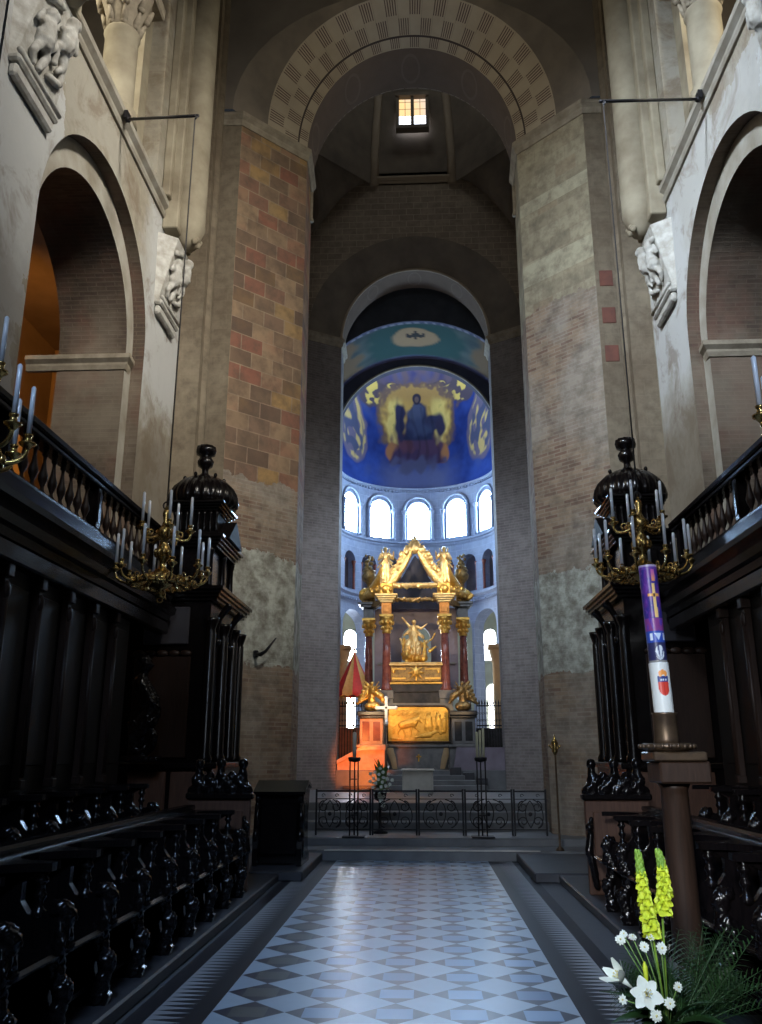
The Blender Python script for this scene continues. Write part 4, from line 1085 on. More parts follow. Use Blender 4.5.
# side pedestals with gilded winged figures
for sg in (-1, 1):
    px = AX + (-1.27 if sg < 0 else 1.32)
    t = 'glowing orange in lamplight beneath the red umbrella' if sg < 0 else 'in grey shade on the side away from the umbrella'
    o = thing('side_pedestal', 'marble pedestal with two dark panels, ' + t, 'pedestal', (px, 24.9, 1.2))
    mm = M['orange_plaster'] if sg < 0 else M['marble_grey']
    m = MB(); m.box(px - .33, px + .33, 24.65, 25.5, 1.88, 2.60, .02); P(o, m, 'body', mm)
    m = MB(); m.box(px - .40, px + .40, 24.58, 25.55, 2.66, 2.80, .03); m.box(px - .37, px + .37, 24.61, 25.52, 2.60, 2.66, .015); P(o, m, 'top_slab', M['marble_dark'])
    for dx in (-.15, .15):
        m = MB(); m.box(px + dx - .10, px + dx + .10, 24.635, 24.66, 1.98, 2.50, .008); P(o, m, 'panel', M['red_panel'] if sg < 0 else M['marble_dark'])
    m = MB(); m.box(px - .42, px + .42, 24.55, 25.5, 1.2, 1.80, .02); m.box(px - .46, px + .46, 24.5, 25.5, 1.80, 1.88, .02); P(o, m, 'base', mm)
    g = thing('winged_figure', 'gilded winged figure leaning on the pedestal ' + ('under the red umbrella' if sg < 0 else 'away from the umbrella'), 'statue', (px, 24.9, 2.80))
    m = at0(robed(.85, arms=(((.22, -.08, .70), (.30, -.2, .80)), ((.2, -.1, .6), (.16, -.22, .5))), wings=.85, stride=.05), px, 24.95, 2.80, .5 * sg, 1, sg)
    for f in range(6): m.cap((px + sg * .05, 25.0, 3.45 - .04 * f), (px + sg * (.20 + .045 * f), 25.02, 3.62 - .12 * f), .075, .045)
    m.cap((px - sg * .05, 24.9, 3.35), (px - sg * .26, 24.85, 3.22), .08, .10); m.cap((px - sg * .26, 24.85, 3.22), (px - sg * .36, 24.85, 3.04), .10, .05); m.cap((px - .1, 24.9, 2.93), (px + .12, 24.88, 2.94), .12, .13)
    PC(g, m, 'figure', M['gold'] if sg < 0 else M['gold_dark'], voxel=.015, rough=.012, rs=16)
    if sg < 0:
        m = MB()
o = thing('stair_parapet', 'low sloping orange-lit parapet behind the single tall white candle', 'parapet', (-1.75, 24.3, .7))
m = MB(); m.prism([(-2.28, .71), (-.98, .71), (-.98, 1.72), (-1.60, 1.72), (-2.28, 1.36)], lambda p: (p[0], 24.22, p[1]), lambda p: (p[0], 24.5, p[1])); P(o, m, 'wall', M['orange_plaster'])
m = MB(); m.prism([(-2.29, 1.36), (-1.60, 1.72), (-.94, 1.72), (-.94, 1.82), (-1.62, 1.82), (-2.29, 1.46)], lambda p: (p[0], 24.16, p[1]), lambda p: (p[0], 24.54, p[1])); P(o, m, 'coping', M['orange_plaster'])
m = MB(); m.box(-2.1, -.98, 24.0, 24.2, .71, .80, .01); P(o, m, 'plinth', M['stone_dark'])
o = thing('step_wall', 'purple-grey stepped side wall right of the altar steps', 'wall', (1.75, 24.2, .7))
m = MB(); m.prism([(.75, .71), (2.6, .71), (2.6, 1.80), (1.0, 1.80), (.90, 1.2)], lambda p: (p[0], 24.25, p[1]), lambda p: (p[0], 24.5, p[1])); P(o, m, 'wall', M['slate'])
m = MB()
for i in range(3): m.box(.8 + .35 * i, 1.1 + .35 * i, 24.0, 24.26, .8, 1.28 - .14 * i, .01)
P(o, m, 'steps', M['stone_dark'])

# stone block, cross, ceremonial umbrella, screens
o = thing('stone_block', 'pale square stone block in front of the altar steps', 'altar block', (-.06, 22.0, .7))
m = MB(); m.box(-.44, .32, 21.8, 22.3, .705, 1.22, .015); P(o, m, 'block', M['marble_pale'])
m = MB(); m.box(-.47, .35, 21.77, 22.33, 1.22, 1.27, .01); P(o, m, 'slab', M['marble_pale'])
o = thing('processional_cross', 'white silver cross on a slim pole standing before the altar relief', 'cross', (-.86, 23.0, .7))
m = MB(); m.lathe([(.16, .705), (.14, .74), (.03, .80), (.02, .9), (.02, 2.40)], (-.88, 23.0, 0), 10); P(o, m, 'pole', M['bronze'])
m = MB(); m.box(-.92, -.84, 22.98, 23.02, 2.42, 3.03, .01); m.box(-1.12, -.64, 22.98, 23.02, 2.76, 2.84, .01)
for dx, dz in ((0, 3.05), (-.25, 2.80), (.25, 2.80)): m.ell((-.88 + dx, 23.0, dz), (.055, .03, .055), 8)
m.lathe([(.02, 2.33), (.07, 2.40), (.02, 2.5)], (-.88, 23.0, 0), 10); P(o, m, 'cross', M['silver'])
o = thing('ceremonial_umbrella', 'half-closed red and gold striped silk umbrella left of the altar columns', 'umbrella', (-2.02, 26.6, 1.2))
R0 = [(.02, 4.70), (.19, 4.28), (.41, 3.85), (.60, 3.48), (.60, 3.34)]
for k in range(12):
    m = MB(); us = lin(2 * pi * k / 12, 2 * pi * (k + 1) / 12, 4)
    m.grid(lambda u, v: (-2.02 + R0[int(v)][0] * (1 + .05 * cos(12 * u)) * cos(u), 26.6 + R0[int(v)][0] * (1 + .05 * cos(12 * u)) * sin(u), R0[int(v)][1] - (.05 * (1 - abs(cos(6 * u))) if v == 4 else 0)), us, range(5))
    g = P(o, m, 'stripe', M['cloth_red'] if k % 2 else M['cloth_gold']); g['label'] = 'red silk stripe' if k % 2 else 'gold silk stripe'
m = MB(); m.tube([(-2.02, 26.6, 1.21), (-2.02, 26.6, 4.74)], .02, 8); m.ell((-2.02, 26.6, 4.76), .05, 8); m.lathe([(.22, 1.205), (.2, 1.26), (.04, 1.32)], (-2.02, 26.6, 0), 12); P(o, m, 'pole', M['bronze'])
for sg in (-1, 1):
    o = thing('iron_screen', 'spiked wrought iron screen closing the arcade, ' + ('behind the red umbrella' if sg < 0 else 'beside the ochre column away from the umbrella'), 'iron screen', (sg * 2.25, 27.2, 1.2))
    x0, x1 = (-2.95, -1.75) if sg < 0 else (1.75, 2.95)
    m = MB()
    for z in (1.3, 2.45, 3.05): m.box(x0, x1, 27.18, 27.22, z, z + .04)
    P(o, m, 'rails', M['iron'])
    m = MB()
    n = 14
    for i in range(n + 1):
        x = x0 + (x1 - x0) * i / n; m.tube([(x, 27.2, 1.205), (x, 27.2, 3.12)], .012, 5); m.lathe([(.012, 3.1), (.03, 3.15), (0.002, 3.27)], (x, 27.2, 0), 6)
        if i < n: scroll(m, (x + .04, 27.2, 2.62), .04, 1, 0, .008, n=10); scroll(m, (x + .04, 27.2, 2.85), .04, 1, pi, .008, n=10)
    P(o, m, 'bars', M['iron'])
    if sg > 0:
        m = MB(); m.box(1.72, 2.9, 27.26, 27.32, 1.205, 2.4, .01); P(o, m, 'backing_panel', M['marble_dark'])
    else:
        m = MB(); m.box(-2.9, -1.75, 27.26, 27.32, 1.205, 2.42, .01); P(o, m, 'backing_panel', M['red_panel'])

# tall candle stands in front of the railing
def candle_stand(x, n, label):
    o = thing('candle_stand', label, 'candle stand', (x, 15.25, .27))
    m = MB()
    for dx, dy in ((-.07, -.06), (.07, -.06), (0, .07)): m.tube([(x + dx, 15.25 + dy, .29), (x + dx, 15.25 + dy, 1.5)], .012, 6)
    for z in (.62, 1.2): m.tube([(x + .075 * cos(2 * pi * i / 16), 15.25 + .075 * sin(2 * pi * i / 16), z) for i in range(17)], .008, 5)
    P(o, m, 'rods', M['iron'])
    m = MB(); m.box(x - .19, x + .19, 15.08, 15.42, .272, .292, .005); P(o, m, 'foot_plate', M['iron'])
    m = MB(); m.lathe([(.02, 1.48), (.10, 1.5), (.11, 1.555), (.10, 1.56)], (x, 15.25, 0), 14); P(o, m, 'drip_pan', M['iron'])
    for i in range(n):
        d = (i - (n - 1) / 2) * .055
        m = MB(); m.lathe([(.034 if n == 1 else .022, 1.56), (.034 if n == 1 else .022, 1.97 + .03 * i * (n > 1)), (.012, 1.985 + .03 * i * (n > 1))], (x + d, 15.25, 0), 12); c = P(o, m, 'candle', M['wax'] if n == 1 else M['wax_yellow'])
        m = MB(); m.tube([(x + d, 15.25, 1.975 + .03 * i * (n > 1)), (x + d + .004, 15.25, 2.0 + .03 * i * (n > 1))], .003, 5); PP(c, o, m, 'wick', M['iron'])
candle_stand(-1.10, 1, 'slim iron stand with one thick white candle in front of the altar railing')
candle_stand(1.07, 3, 'slim iron stand with three cream candles in front of the altar railing')

# altar railing, five scrolled panels
def rail_panel(x0, x1, label, seed):
    xm = (x0 + x1) / 2; o = thing('iron_railing', label, 'railing', (xm, 15.55, .27))
    m = MB(); m.box(x0, x1, 15.535, 15.565, .98, 1.01); m.box(x0, x1, 15.54, 15.56, .36, .38); m.box(x0, x1, 15.54, 15.56, .86, .872); P(o, m, 'rails', M['iron'])
    for x in (x0, x1):
        m = MB(); m.box(x - .016, x + .016, 15.534, 15.566, .272, 1.03, .003); P(o, m, 'post', M['iron'])
    m = MB(); w = x1 - x0; k = max(1, round(w / .62))
    for i in range(k):
        c = x0 + w * (i + .5) / k; s = w / k / 2
        for sg in (-1, 1):
            scroll(m, (c + sg * s * .45, 15.55, .50), .10, 1.3, -pi / 2, .011, sgn=sg)
            scroll(m, (c + sg * s * .45, 15.55, .74), .095, 1.3, pi / 2, .011, sgn=-sg)
            m.tube(bez((c + sg * s * .45, 15.55, .40), (c + sg * s * 1.0, 15.55, .45), (c + sg * s * .9, 15.55, .8), (c + sg * s * .2, 15.55, .86), 12), .009, 5)
            m.tube(bez((c, 15.55, .40), (c + sg * .10, 15.55, .55), (c + sg * .12, 15.55, .72), (c, 15.55, .84), 10), .009, 5)
        m.ell((c, 15.55, .62), (.035, .012, .035), 8)
        for sg in (-1, 1): scroll(m, (c + sg * s * .5, 15.55, .92), .035, 1, 0, .006, n=12)
    P(o, m, 'scrollwork', M['iron'])
xs = [-1.80, -.82, -.02, .78, 1.62, 2.2]
lb = ['wrought iron railing panel behind the single-candle stand, against the ashlar pier', 'wrought iron gate leaf below the white flower arrangement', 'wrought iron gate leaf under the pale stone block, next to the three-candle stand', 'wrought iron railing panel between the three-candle stand and the brick pier', 'narrow wrought iron railing panel touching the brick pier foot']
for i in range(5): rail_panel(xs[i] + .02, xs[i + 1] - .02, lb[i], i)

# ------------------------------------------------------------------ chandeliers
WHERE = {-1: 'on the side across from the tall painted candle', 1: 'on the side of the tall painted candle'}
CS = .87
SCL = Matrix.Diagonal((CS, CS, CS, 1))
def make_chandelier(loc):
    o = thing('chandelier', 'x', 'chandelier', loc)
    m = MB(); m.lathe([(.0, 0), (.05, .02), (.07, .07), (.04, .12), (.10, .16), (.17, .22), (.19, .30), (.13, .36), (.05, .42), (.04, .50), (.09, .56), (.11, .64), (.07, .72), (.04, .78), (.10, .84), (.12, .92), (.06, .98), (.03, 1.06), (.05, 1.16), (.02, 1.26)], n=20)
    for k in range(10):
        a = 2 * pi * k / 10; m.ell((.19 * cos(a), .19 * sin(a), .25), (.05, .05, .07), 7); m.ell((.10 * cos(a), .10 * sin(a), .62), (.035, .035, .06), 6)
    m.moved(SCL).build('stem', M['brass'], o)
    m = MB()
    for k in range(20):
        a = 2 * pi * (k + .5) / 20; scroll(m, (0, 0, 0), .07, 1.2, 0, .014, n=12)
        q = MB(); scroll(q, (.33, 0, .20 + .03 * (k % 2)), .075, 1.25, pi * (k % 2), .016, n=12); q.ell((.42, 0, .22), (.035, .03, .05), 6)
        m.join(q, Matrix.Rotation(a, 4, 'Z'))
    m.tube([(.40 * cos(2 * pi * i / 40), .40 * sin(2 * pi * i / 40), .19) for i in range(41)], .02, 6)
    m.moved(SCL).build('scrollwork', M['brass'], o)
    def arm(r0, z0, r1, z1, a, drop):
        q = MB(); pts = bez((r0, 0, z0), (r0 + (r1 - r0) * .5, 0, z0 - drop), (r1 + .02, 0, z1 - drop * 1.5), (r1, 0, z1 - .02), 14)
        q.tube(pts, [.022 - .006 * i / 14 for i in range(15)], 7)
        scroll(q, (r0 + (r1 - r0) * .45, 0, z0 + .02), .05, 1.1, -pi / 2, .012, n=10)
        R = Matrix.Rotation(a, 4, 'Z')
        ar = q.moved(SCL @ R).build('arm', M['brass'], o)
        c = MB(); c.lathe([(.012, z1 - .05), (.035, z1 - .02), (.062, z1), (.066, z1 + .012), (.03, z1 + .02), (.026, z1 + .06), (.034, z1 + .07), (.034, z1 + .085)], (r1, 0, 0), 12)
        c.moved(SCL @ R).build('cup', M['brass'], ar)
        c = MB(); c.lathe([(.019, z1 + .085), (.019, z1 + .47), (.008, z1 + .485)], (r1, 0, 0), 10)
        c.moved(SCL @ R).build('candle', M['candle_white'], ar)
    for k in range(10): arm(.16, .27, .585 + .01 * (k % 2), .37 + .02 * (k % 2), 2 * pi * (k + .3) / 10, .12)
    for k in range(5): arm(.08, .86, .33, .92, 2 * pi * (k + .1) / 5, .10)
    m = MB(); m.tube([(0, 0, 1.24), (0, 0, 7.50)], .011, 6); m.tube([(.05 * cos(2 * pi * i / 14), 0, 1.28 + .05 * sin(2 * pi * i / 14)) for i in range(15)], .012, 5); m.moved(SCL).build('cable', M['rope'], o)
    return o
GZ = 3.29
ch = make_chandelier((-2.86, 9.4, GZ))
ch['label'] = 'brass candle chandelier hanging full in view before the domed tower opposite the painted candle'; ch['group'] = 'brass candle chandeliers'
dup(ch, (2.57, 9.4, GZ + .04), .35, 'brass candle chandelier hanging behind the tall painted candle')
dup(ch, (-2.98, 5.0, GZ - .02), .25, 'brass candle chandelier cut off by the picture edge opposite the painted candle')
dup(ch, (2.76, 5.0, GZ + .02), .25 + pi, 'brass candle chandelier cut off by the picture edge above the painted candle')
for sg, x, y, l in ((-1, -2.86, 9.4, 'short iron wall bracket holding a chandelier cable opposite the painted candle'), (1, 2.57, 9.4, 'long iron wall bracket holding the cable of the chandelier behind the painted candle')):
    bz = 9.84
    o = thing('iron_bracket', l, 'wall bracket', (sg * 4.3, y, bz))
    m = MB(); m.tube([(sg * 4.25, 10.55, 10.86), (x - sg * .04, y, bz + .03)], .022, 8); m.ell((sg * 4.25, 10.55, 10.86), .05, 8); m.box(sg * 4.24, sg * 4.30, 10.49, 10.61, 10.85, 10.98); P(o, m, 'rod', M['iron'])
    m = MB(); m.tube([(x, y, bz + .04), (x + .03, y, bz + .01), (x, y, bz - .03)], .012, 5); P(o, m, 'hook', M['iron'])

# ------------------------------------------------------------------ choir stalls
def make_stall(loc):
    """one stall; local x points to the middle of the choir, back panel at x = 0"""
    o = thing('choir_stall', 'x', 'choir stall', loc)
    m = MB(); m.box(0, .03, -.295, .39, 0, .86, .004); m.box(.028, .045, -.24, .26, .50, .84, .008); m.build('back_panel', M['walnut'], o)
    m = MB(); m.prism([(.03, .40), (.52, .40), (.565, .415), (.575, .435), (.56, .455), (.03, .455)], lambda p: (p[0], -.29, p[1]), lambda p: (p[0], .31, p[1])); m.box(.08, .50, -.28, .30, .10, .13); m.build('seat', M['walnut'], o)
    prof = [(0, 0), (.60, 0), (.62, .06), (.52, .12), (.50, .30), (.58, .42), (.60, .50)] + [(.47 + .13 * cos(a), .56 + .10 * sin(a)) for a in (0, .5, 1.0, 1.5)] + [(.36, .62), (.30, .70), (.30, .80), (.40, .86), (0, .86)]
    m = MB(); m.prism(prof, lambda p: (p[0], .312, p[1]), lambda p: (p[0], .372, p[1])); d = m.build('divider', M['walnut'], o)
    m = MB(); m.lathe([(.03, .60), (.045, .62), (.045, .645), (.026, .66), (.022, .70), (.036, .72), (.036, .735), (.024, .75), (.024, .785), (.040, .80), (.040, .815), (.026, .83), (.05, .86)], (.40, .345, 0), 12); m.build('turned_column', M['walnut'], d)
    m = MB()
    # carved arm end: a leafy scroll below a small round head
    m.ell((.56, .345, .62), (.062, .055, .075), 9); m.ell((.615, .345, .615), (.02, .016, .024), 6); m.ell((.53, .345, .66), (.065, .06, .055), 8)
    m.cap((.56, .345, .53), (.50, .345, .42), .055, .075); m.cap((.55, .30, .56), (.57, .29, .46), .03, .035); m.cap((.55, .37, .56), (.57, .37, .46), .025, .03)
    m.cap((.50, .345, .40), (.56, .345, .25), .07, .05); m.ell((.585, .345, .24), (.06, .05, .07), 8); m.cap((.57, .345, .18), (.54, .345, .04), .045, .06)
    for k in range(5): m.ell((.56 + .04 * cos(k * 1.9), .34 + .025 * sin(k * 2.3), .28 + .06 * k), .03, 6)
    m.carve('carved_arm_end', M['walnut'], d, voxel=.012, rough=.016, rs=38, smooth=1)
    m = MB(); pts = [(0.0, -.345), (.16, -.345 + .03), (.22, -.15), (.24, 0), (.22, .15), (.34, .30), (.46, .31), (.48, .345), (.46, .38), (.0, .38)]
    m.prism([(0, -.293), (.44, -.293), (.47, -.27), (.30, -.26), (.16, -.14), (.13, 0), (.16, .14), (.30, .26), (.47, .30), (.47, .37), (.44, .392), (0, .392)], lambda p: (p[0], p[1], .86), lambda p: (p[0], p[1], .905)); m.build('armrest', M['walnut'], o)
    return o
st0 = make_stall((0, 0, 0)); first = True
rows = (('front', 2.50, .10, 9.66, 9, 'front row'), ('rear', 3.50, .38, 9.66, 9, 'rear row'))
for sg in (-1, 1):
    for rn, X, Z, Y0, N, desc in rows:
        for k in range(N):
            y = Y0 - .69 * k
            lab = 'dark choir stall %s from the altar in the %s %s' % (ORD[k], desc, 'opposite the painted candle' if sg < 0 else "on the painted candle's side")
            g = 'stalls of the %s %s' % (desc, "opposite the painted candle" if sg < 0 else "on the painted candle's side")
            loc = (sg * X, y, Z)
            if first: st0.location = loc; st0['label'] = lab; st0['group'] = g; o = st0; first = False
            else: o = dup(st0, loc, None, lab, g)
            o.rotation_euler = (0, 0, 0 if sg < 0 else pi)
for sg in (-1, 1):
    T = 'opposite the painted candle' if sg < 0 else "on the painted candle's side"
    # desk rail between the rows
    o = thing('stall_desk', 'long dark sloping book desk behind the front stalls, ' + T, 'desk', (sg * 2.6, 7, .10))
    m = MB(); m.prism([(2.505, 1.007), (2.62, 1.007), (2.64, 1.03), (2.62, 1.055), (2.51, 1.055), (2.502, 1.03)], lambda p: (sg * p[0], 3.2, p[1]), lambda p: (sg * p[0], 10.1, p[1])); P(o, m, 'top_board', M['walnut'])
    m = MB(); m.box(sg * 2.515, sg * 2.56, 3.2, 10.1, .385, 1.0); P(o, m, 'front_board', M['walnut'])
    # tall panelling behind the rear row
    o = thing('stall_panelling', 'tall dark wall panelling with narrow pilasters above the rear stalls, ' + T, 'panelling', (sg * 3.5, 7, .38))
    for k in range(11):
        y = 10.69 - .69 * k - .345
        m = MB(); m.box(sg * 3.64, sg * 3.70, y - .345, y + .345, .385, 3.42); m.box(sg * 3.62, sg * 3.65, y - .22, y + .22, 1.5, 3.1, .012); P(o, m, 'panel', M['walnut_dorsal'])
        m = MB(); yy = y - .345; m.box(sg * 3.64, sg * 3.57, yy - .035, yy + .035, 1.34, 3.15, .008); m.box(sg * 3.64, sg * 3.54, yy - .05, yy + .05, 1.30, 1.38, .008); m.box(sg * 3.64, sg * 3.53, yy - .06, yy + .06, 3.12, 3.24, .01); m.ell((sg * 3.56, yy, 3.0), (.03, .05, .09), 7); m.lathe([(.028, 1.4), (.028, 2.98)], (sg * 3.565, yy, 0), 8); P(o, m, 'pilaster', M['walnut_brown'])
    m = MB(); m.box(sg * 3.68, sg * 3.50, 2.6, 11.9, 3.24, 3.42, .02); P(o, m, 'frieze', M['walnut'])
    # gallery with its balustrade
    G, GR = 3.75, 4.14
    o = thing('choir_gallery', 'dark wooden gallery with turned balusters above the stalls, ' + T, 'gallery', (sg * G, 7, 3.42))
    m = MB(); prof = [(3.66, 3.425), (3.50, 3.425), (3.48, 3.50), (3.42, 3.52), (3.40, 3.60), (3.46, 3.66), (3.50, 3.72), (3.44, 3.76), (3.43, 3.82), (3.58, 3.90), (3.60, 4.05), (3.62, 4.06), (4.38, 4.06), (4.38, 3.425)]
    m.prism(prof, lambda p: (sg * p[0], 2.6, p[1]), lambda p: (sg * p[0], 11.9, p[1])); P(o, m, 'cornice', M['walnut'])
    m = MB(); m.box(sg * (G - .08), sg * (G + .08), 2.6, 11.9, 4.06, GR, .015); P(o, m, 'bottom_rail', M['walnut'])
    m = MB(); m.box(sg * (G - .10), sg * (G + .10), 2.6, 11.9, GR + .49, GR + .55, .015); m.box(sg * (G - .13), sg * (G + .13), 2.6, 11.9, GR + .55, GR + .64, .02); P(o, m, 'hand_rail', M['walnut'])
    bm_ = MB(); bm_.lathe([(.035, 0), (.035, .03), (.022, .05), (.018, .08), (.048, .16), (.050, .20), (.030, .27), (.018, .35), (.018, .40), (.032, .42), (.032, .44), (.022, .46), (.035, .49)], (0, 0, 0), 10)
    b0 = None
    for i in range(40):
        y = 2.9 + .225 * i
        if i % 10 == 9:
            m = MB(); m.box(sg * (G - .08), sg * (G + .08), y - .06, y + .06, GR, GR + .49, .01); m.box(sg * (G - .09), sg * (G - .06), y - .04, y + .04, GR + .06, GR + .43, .008); P(o, m, 'post', M['walnut'])
        elif b0 is None:
            b0 = bm_.build('baluster', M['walnut_brown'], o); b0.location = Vector((sg * G, y, GR)) - Vector((sg * G, 7, 3.42))
        else:
            b = b0.copy(); COL.objects.link(b); b.parent = o; b.location = Vector((sg * G, y, GR)) - Vector((sg * G, 7, 3.42))
    # end panel of the front row, with pierced carved cresting
    o = thing('stall_end_panel', 'brown stall end panel with dark carved cresting, ' + T, 'end panel', (sg * 2.3, 10.4, .0))
    x0, x1 = 1.93, 2.66
    m = MB(); m.box(sg * x0, sg * x1, 10.36, 10.44, .10, 1.10, .01); m.box(sg * (x0 + .08), sg * (x1 - .08), 10.335, 10.37, .25, .98, .012); P(o, m, 'panel', M['walnut_red'])
    m = MB(); m.box(sg * (x0 - .03), sg * (x1 + .03), 10.32, 10.48, 1.10, 1.18, .02); P(o, m, 'cap_rail', M['walnut'])
    m = MB(); c = (x0 + x1) / 2
    for dx in (-.26, 0, .26):
        m.cap((sg * (c + dx), 10.4, 1.17), (sg * (c + dx), 10.4, 1.42), .085, .05); m.ell((sg * (c + dx), 10.4, 1.50), .062, 8)
    for dx in (-.13, .13):
        m.ell((sg * (c + dx), 10.4, 1.37), .05, 8); m.cap((sg * (c + dx), 10.4, 1.2), (sg * (c + dx), 10.4, 1.36), .09, .05); scroll(m, (sg * (c + dx), 10.38, 1.27), .075, 1.2, 0, .025, n=12)
    m.cap((sg * (x0 + .02), 10.4, 1.2), (sg * (c - .2), 10.4, 1.3), .05, .05); m.cap((sg * (x1 - .02), 10.4, 1.2), (sg * (c + .2), 10.4, 1.3), .05, .05)
    for k in range(12): m.ell((sg * (x0 + .05 + .055 * k), 10.37, 1.22 + .05 * (k % 3)), .062, 6)
    PC(o, m, 'carved_cresting', M['walnut'], voxel=.015, rough=.008, rs=26)
    m = MB(); m.cap((sg * 1.98, 10.3, .9), (sg * 1.93, 10.27, .55), .03, .05); m.ell((sg * 1.95, 10.26, .82), .05, 8); m.cap((sg * 1.95, 10.27, .5), (sg * 2.0, 10.3, .2), .05, .04); PC(o, m, 'carved_scroll', M['walnut'], voxel=.014, rough=.006)

    # domed canopy tower ending the stalls
    o = thing('canopy_tower', 'dark wooden canopy tower with ribbed dome and finial, ' + T, 'canopy tower', (sg * 3.3, 12.6, .10))
    X = lambda x: sg * x
    m = MB(); m.box(X(4.3), X(2.80), 12.0, 14.0, .105, 1.45, .015); m.box(X(4.35), X(2.72), 11.93, 14.05, 1.42, 1.50, .015); P(o, m, 'base', M['walnut'])
    for a, b in ((3.95, 3.42), (3.36, 2.86)):
        m = MB(); m.box(X(a), X(b), 11.96, 12.01, .45, 1.38, .015); P(o, m, 'base_panel', M['walnut_red'])
    m = MB(); m.box(X(4.2), X(2.95), 12.08, 13.9, 1.5, 3.75, .01); P(o, m, 'body', M['walnut'])
    m = MB(); m.box(X(4.0), X(3.2), 12.04, 12.09, 1.56, 2.95, .012); P(o, m, 'front_panel', M['walnut_brown'])
    m = MB(); m.box(X(3.9), X(3.25), 12.04, 12.09, 3.12, 3.66, .012); P(o, m, 'upper_panel', M['slate_dark'])
    m = MB()
    for k in range(5): m.ell((X(3.95 - .17 * k), 12.05, 2.99), (.09, .03, .05), 8)
    P(o, m, 'festoon', M['walnut_brown'])
    for xx, yy in ((2.93, 12.08), (2.90, 12.75), (2.90, 13.4), (2.90, 13.88)):
        m = MB(); m.lathe([(.10, 1.5), (.10, 1.56), (.075, 1.62), (.07, 3.3), (.06, 3.32), (.10, 3.45), (.11, 3.5)], (X(xx), yy, 0), 14, ripple=(12, .04)); P(o, m, 'column', M['walnut'])
    for yy in (12.3, 13.1):
        m = MB(); pts = bez((X(2.88), yy, 3.2), (X(2.95), yy - .03, 3.5), (X(2.78), yy, 3.65), (X(2.72), yy, 3.72), 12); m.tube(pts, [.03 + .03 * i / 12 for i in range(13)], 8); m.ell((X(2.88), yy, 3.18), (.05, .05, .06), 8); scroll(m, (X(2.76), yy, 3.68), .05, 1, 0, .025, n=10); P(o, m, 'bracket', M['walnut'])
    def cornice(z0, xa, xb, ya, yb, h=.14):
        m = MB()
        for i in range(4):
            e = .035 * i; m.box(X(xa), X(xb - e), ya - e, yb + e, z0 + h * i / 4, z0 + h * (i + 1) / 4 + .004, .006)
        P(o, m, 'cornice', M['walnut'])
    cornice(3.75, 4.2, 2.86, 12.04, 14.0, .20)
    m = MB(); m.box(X(3.75), X(2.98), 12.1, 13.3, 3.95, 4.55, .015)
    for xx, yy in ((3.7, 12.08), (3.0, 12.08), (2.96, 12.7), (2.96, 13.26)): m.lathe([(.06, 3.95), (.045, 4.0), (.04, 4.42), (.06, 4.5), (.06, 4.55)], (X(xx), yy, 0), 10)
    m.box(X(3.5), X(3.2), 12.07, 12.11, 4.02, 4.46, .02); P(o, m, 'middle_stage', M['walnut'])
    cornice(4.55, 3.75, 2.90, 12.04, 13.3, .17)
    m = MB(); m.prism([(12.2, 4.72), (13.1, 4.72), (12.65, 5.08)], lambda p: (X(2.98), p[0], p[1]), lambda p: (X(2.76), p[0], p[1])); P(o, m, 'gable', M['walnut_matte'])
    m = MB(); m.box(X(3.6), X(2.95), 12.15, 12.85, 4.72, 5.12, .01); P(o, m, 'attic', M['walnut_matte'])
    m = MB(); m.box(X(3.64), X(2.90), 12.06, 12.9, 4.72, 4.80, .01); P(o, m, 'attic_rail', M['walnut'])
    for k in range(8):
        m = MB(); m.lathe([(.03, 4.80), (.02, 4.83), (.036, 4.90), (.016, 5.0), (.03, 5.06), (.03, 5.12)], (X(3.58 - .09 * k), 12.11, 0), 8); P(o, m, 'baluster', M['walnut'])
    cornice(5.12, 3.66, 2.93, 12.08, 12.86, .13)
    dc = (X(3.27), 12.5, 5.25)
    m = MB(); m.lathe([(.46, 0), (.52, .04), (.53, .12), (.51, .22), (.45, .33), (.35, .43), (.22, .50), (.10, .54), (.07, .57)], dc, 96, ripple=(24, .035)); P(o, m, 'dome', M['walnut'])
    m = MB()
    for k in range(12): a = 2 * pi * k / 12; m.ell((dc[0] + .50 * cos(a), dc[1] + .50 * sin(a), 5.33), (.035, .035, .05), 6)
    for k in range(6): a = 2 * pi * k / 6 + .3; m.ell((dc[0] + .3 * cos(a), dc[1] + .3 * sin(a), 5.74), (.03, .03, .04), 6)
    P(o, m, 'dome_knobs', M['walnut'])
    m = MB(); m.lathe([(.07, .55), (.05, .60), (.05, .66), (.11, .71), (.125, .78), (.09, .84), (.08, .87), (.14, .90), (.155, .96), (.14, 1.03), (.07, 1.06), (.0, 1.07)], dc, 20, ripple=(10, .06)); P(o, m, 'finial', M['walnut'])
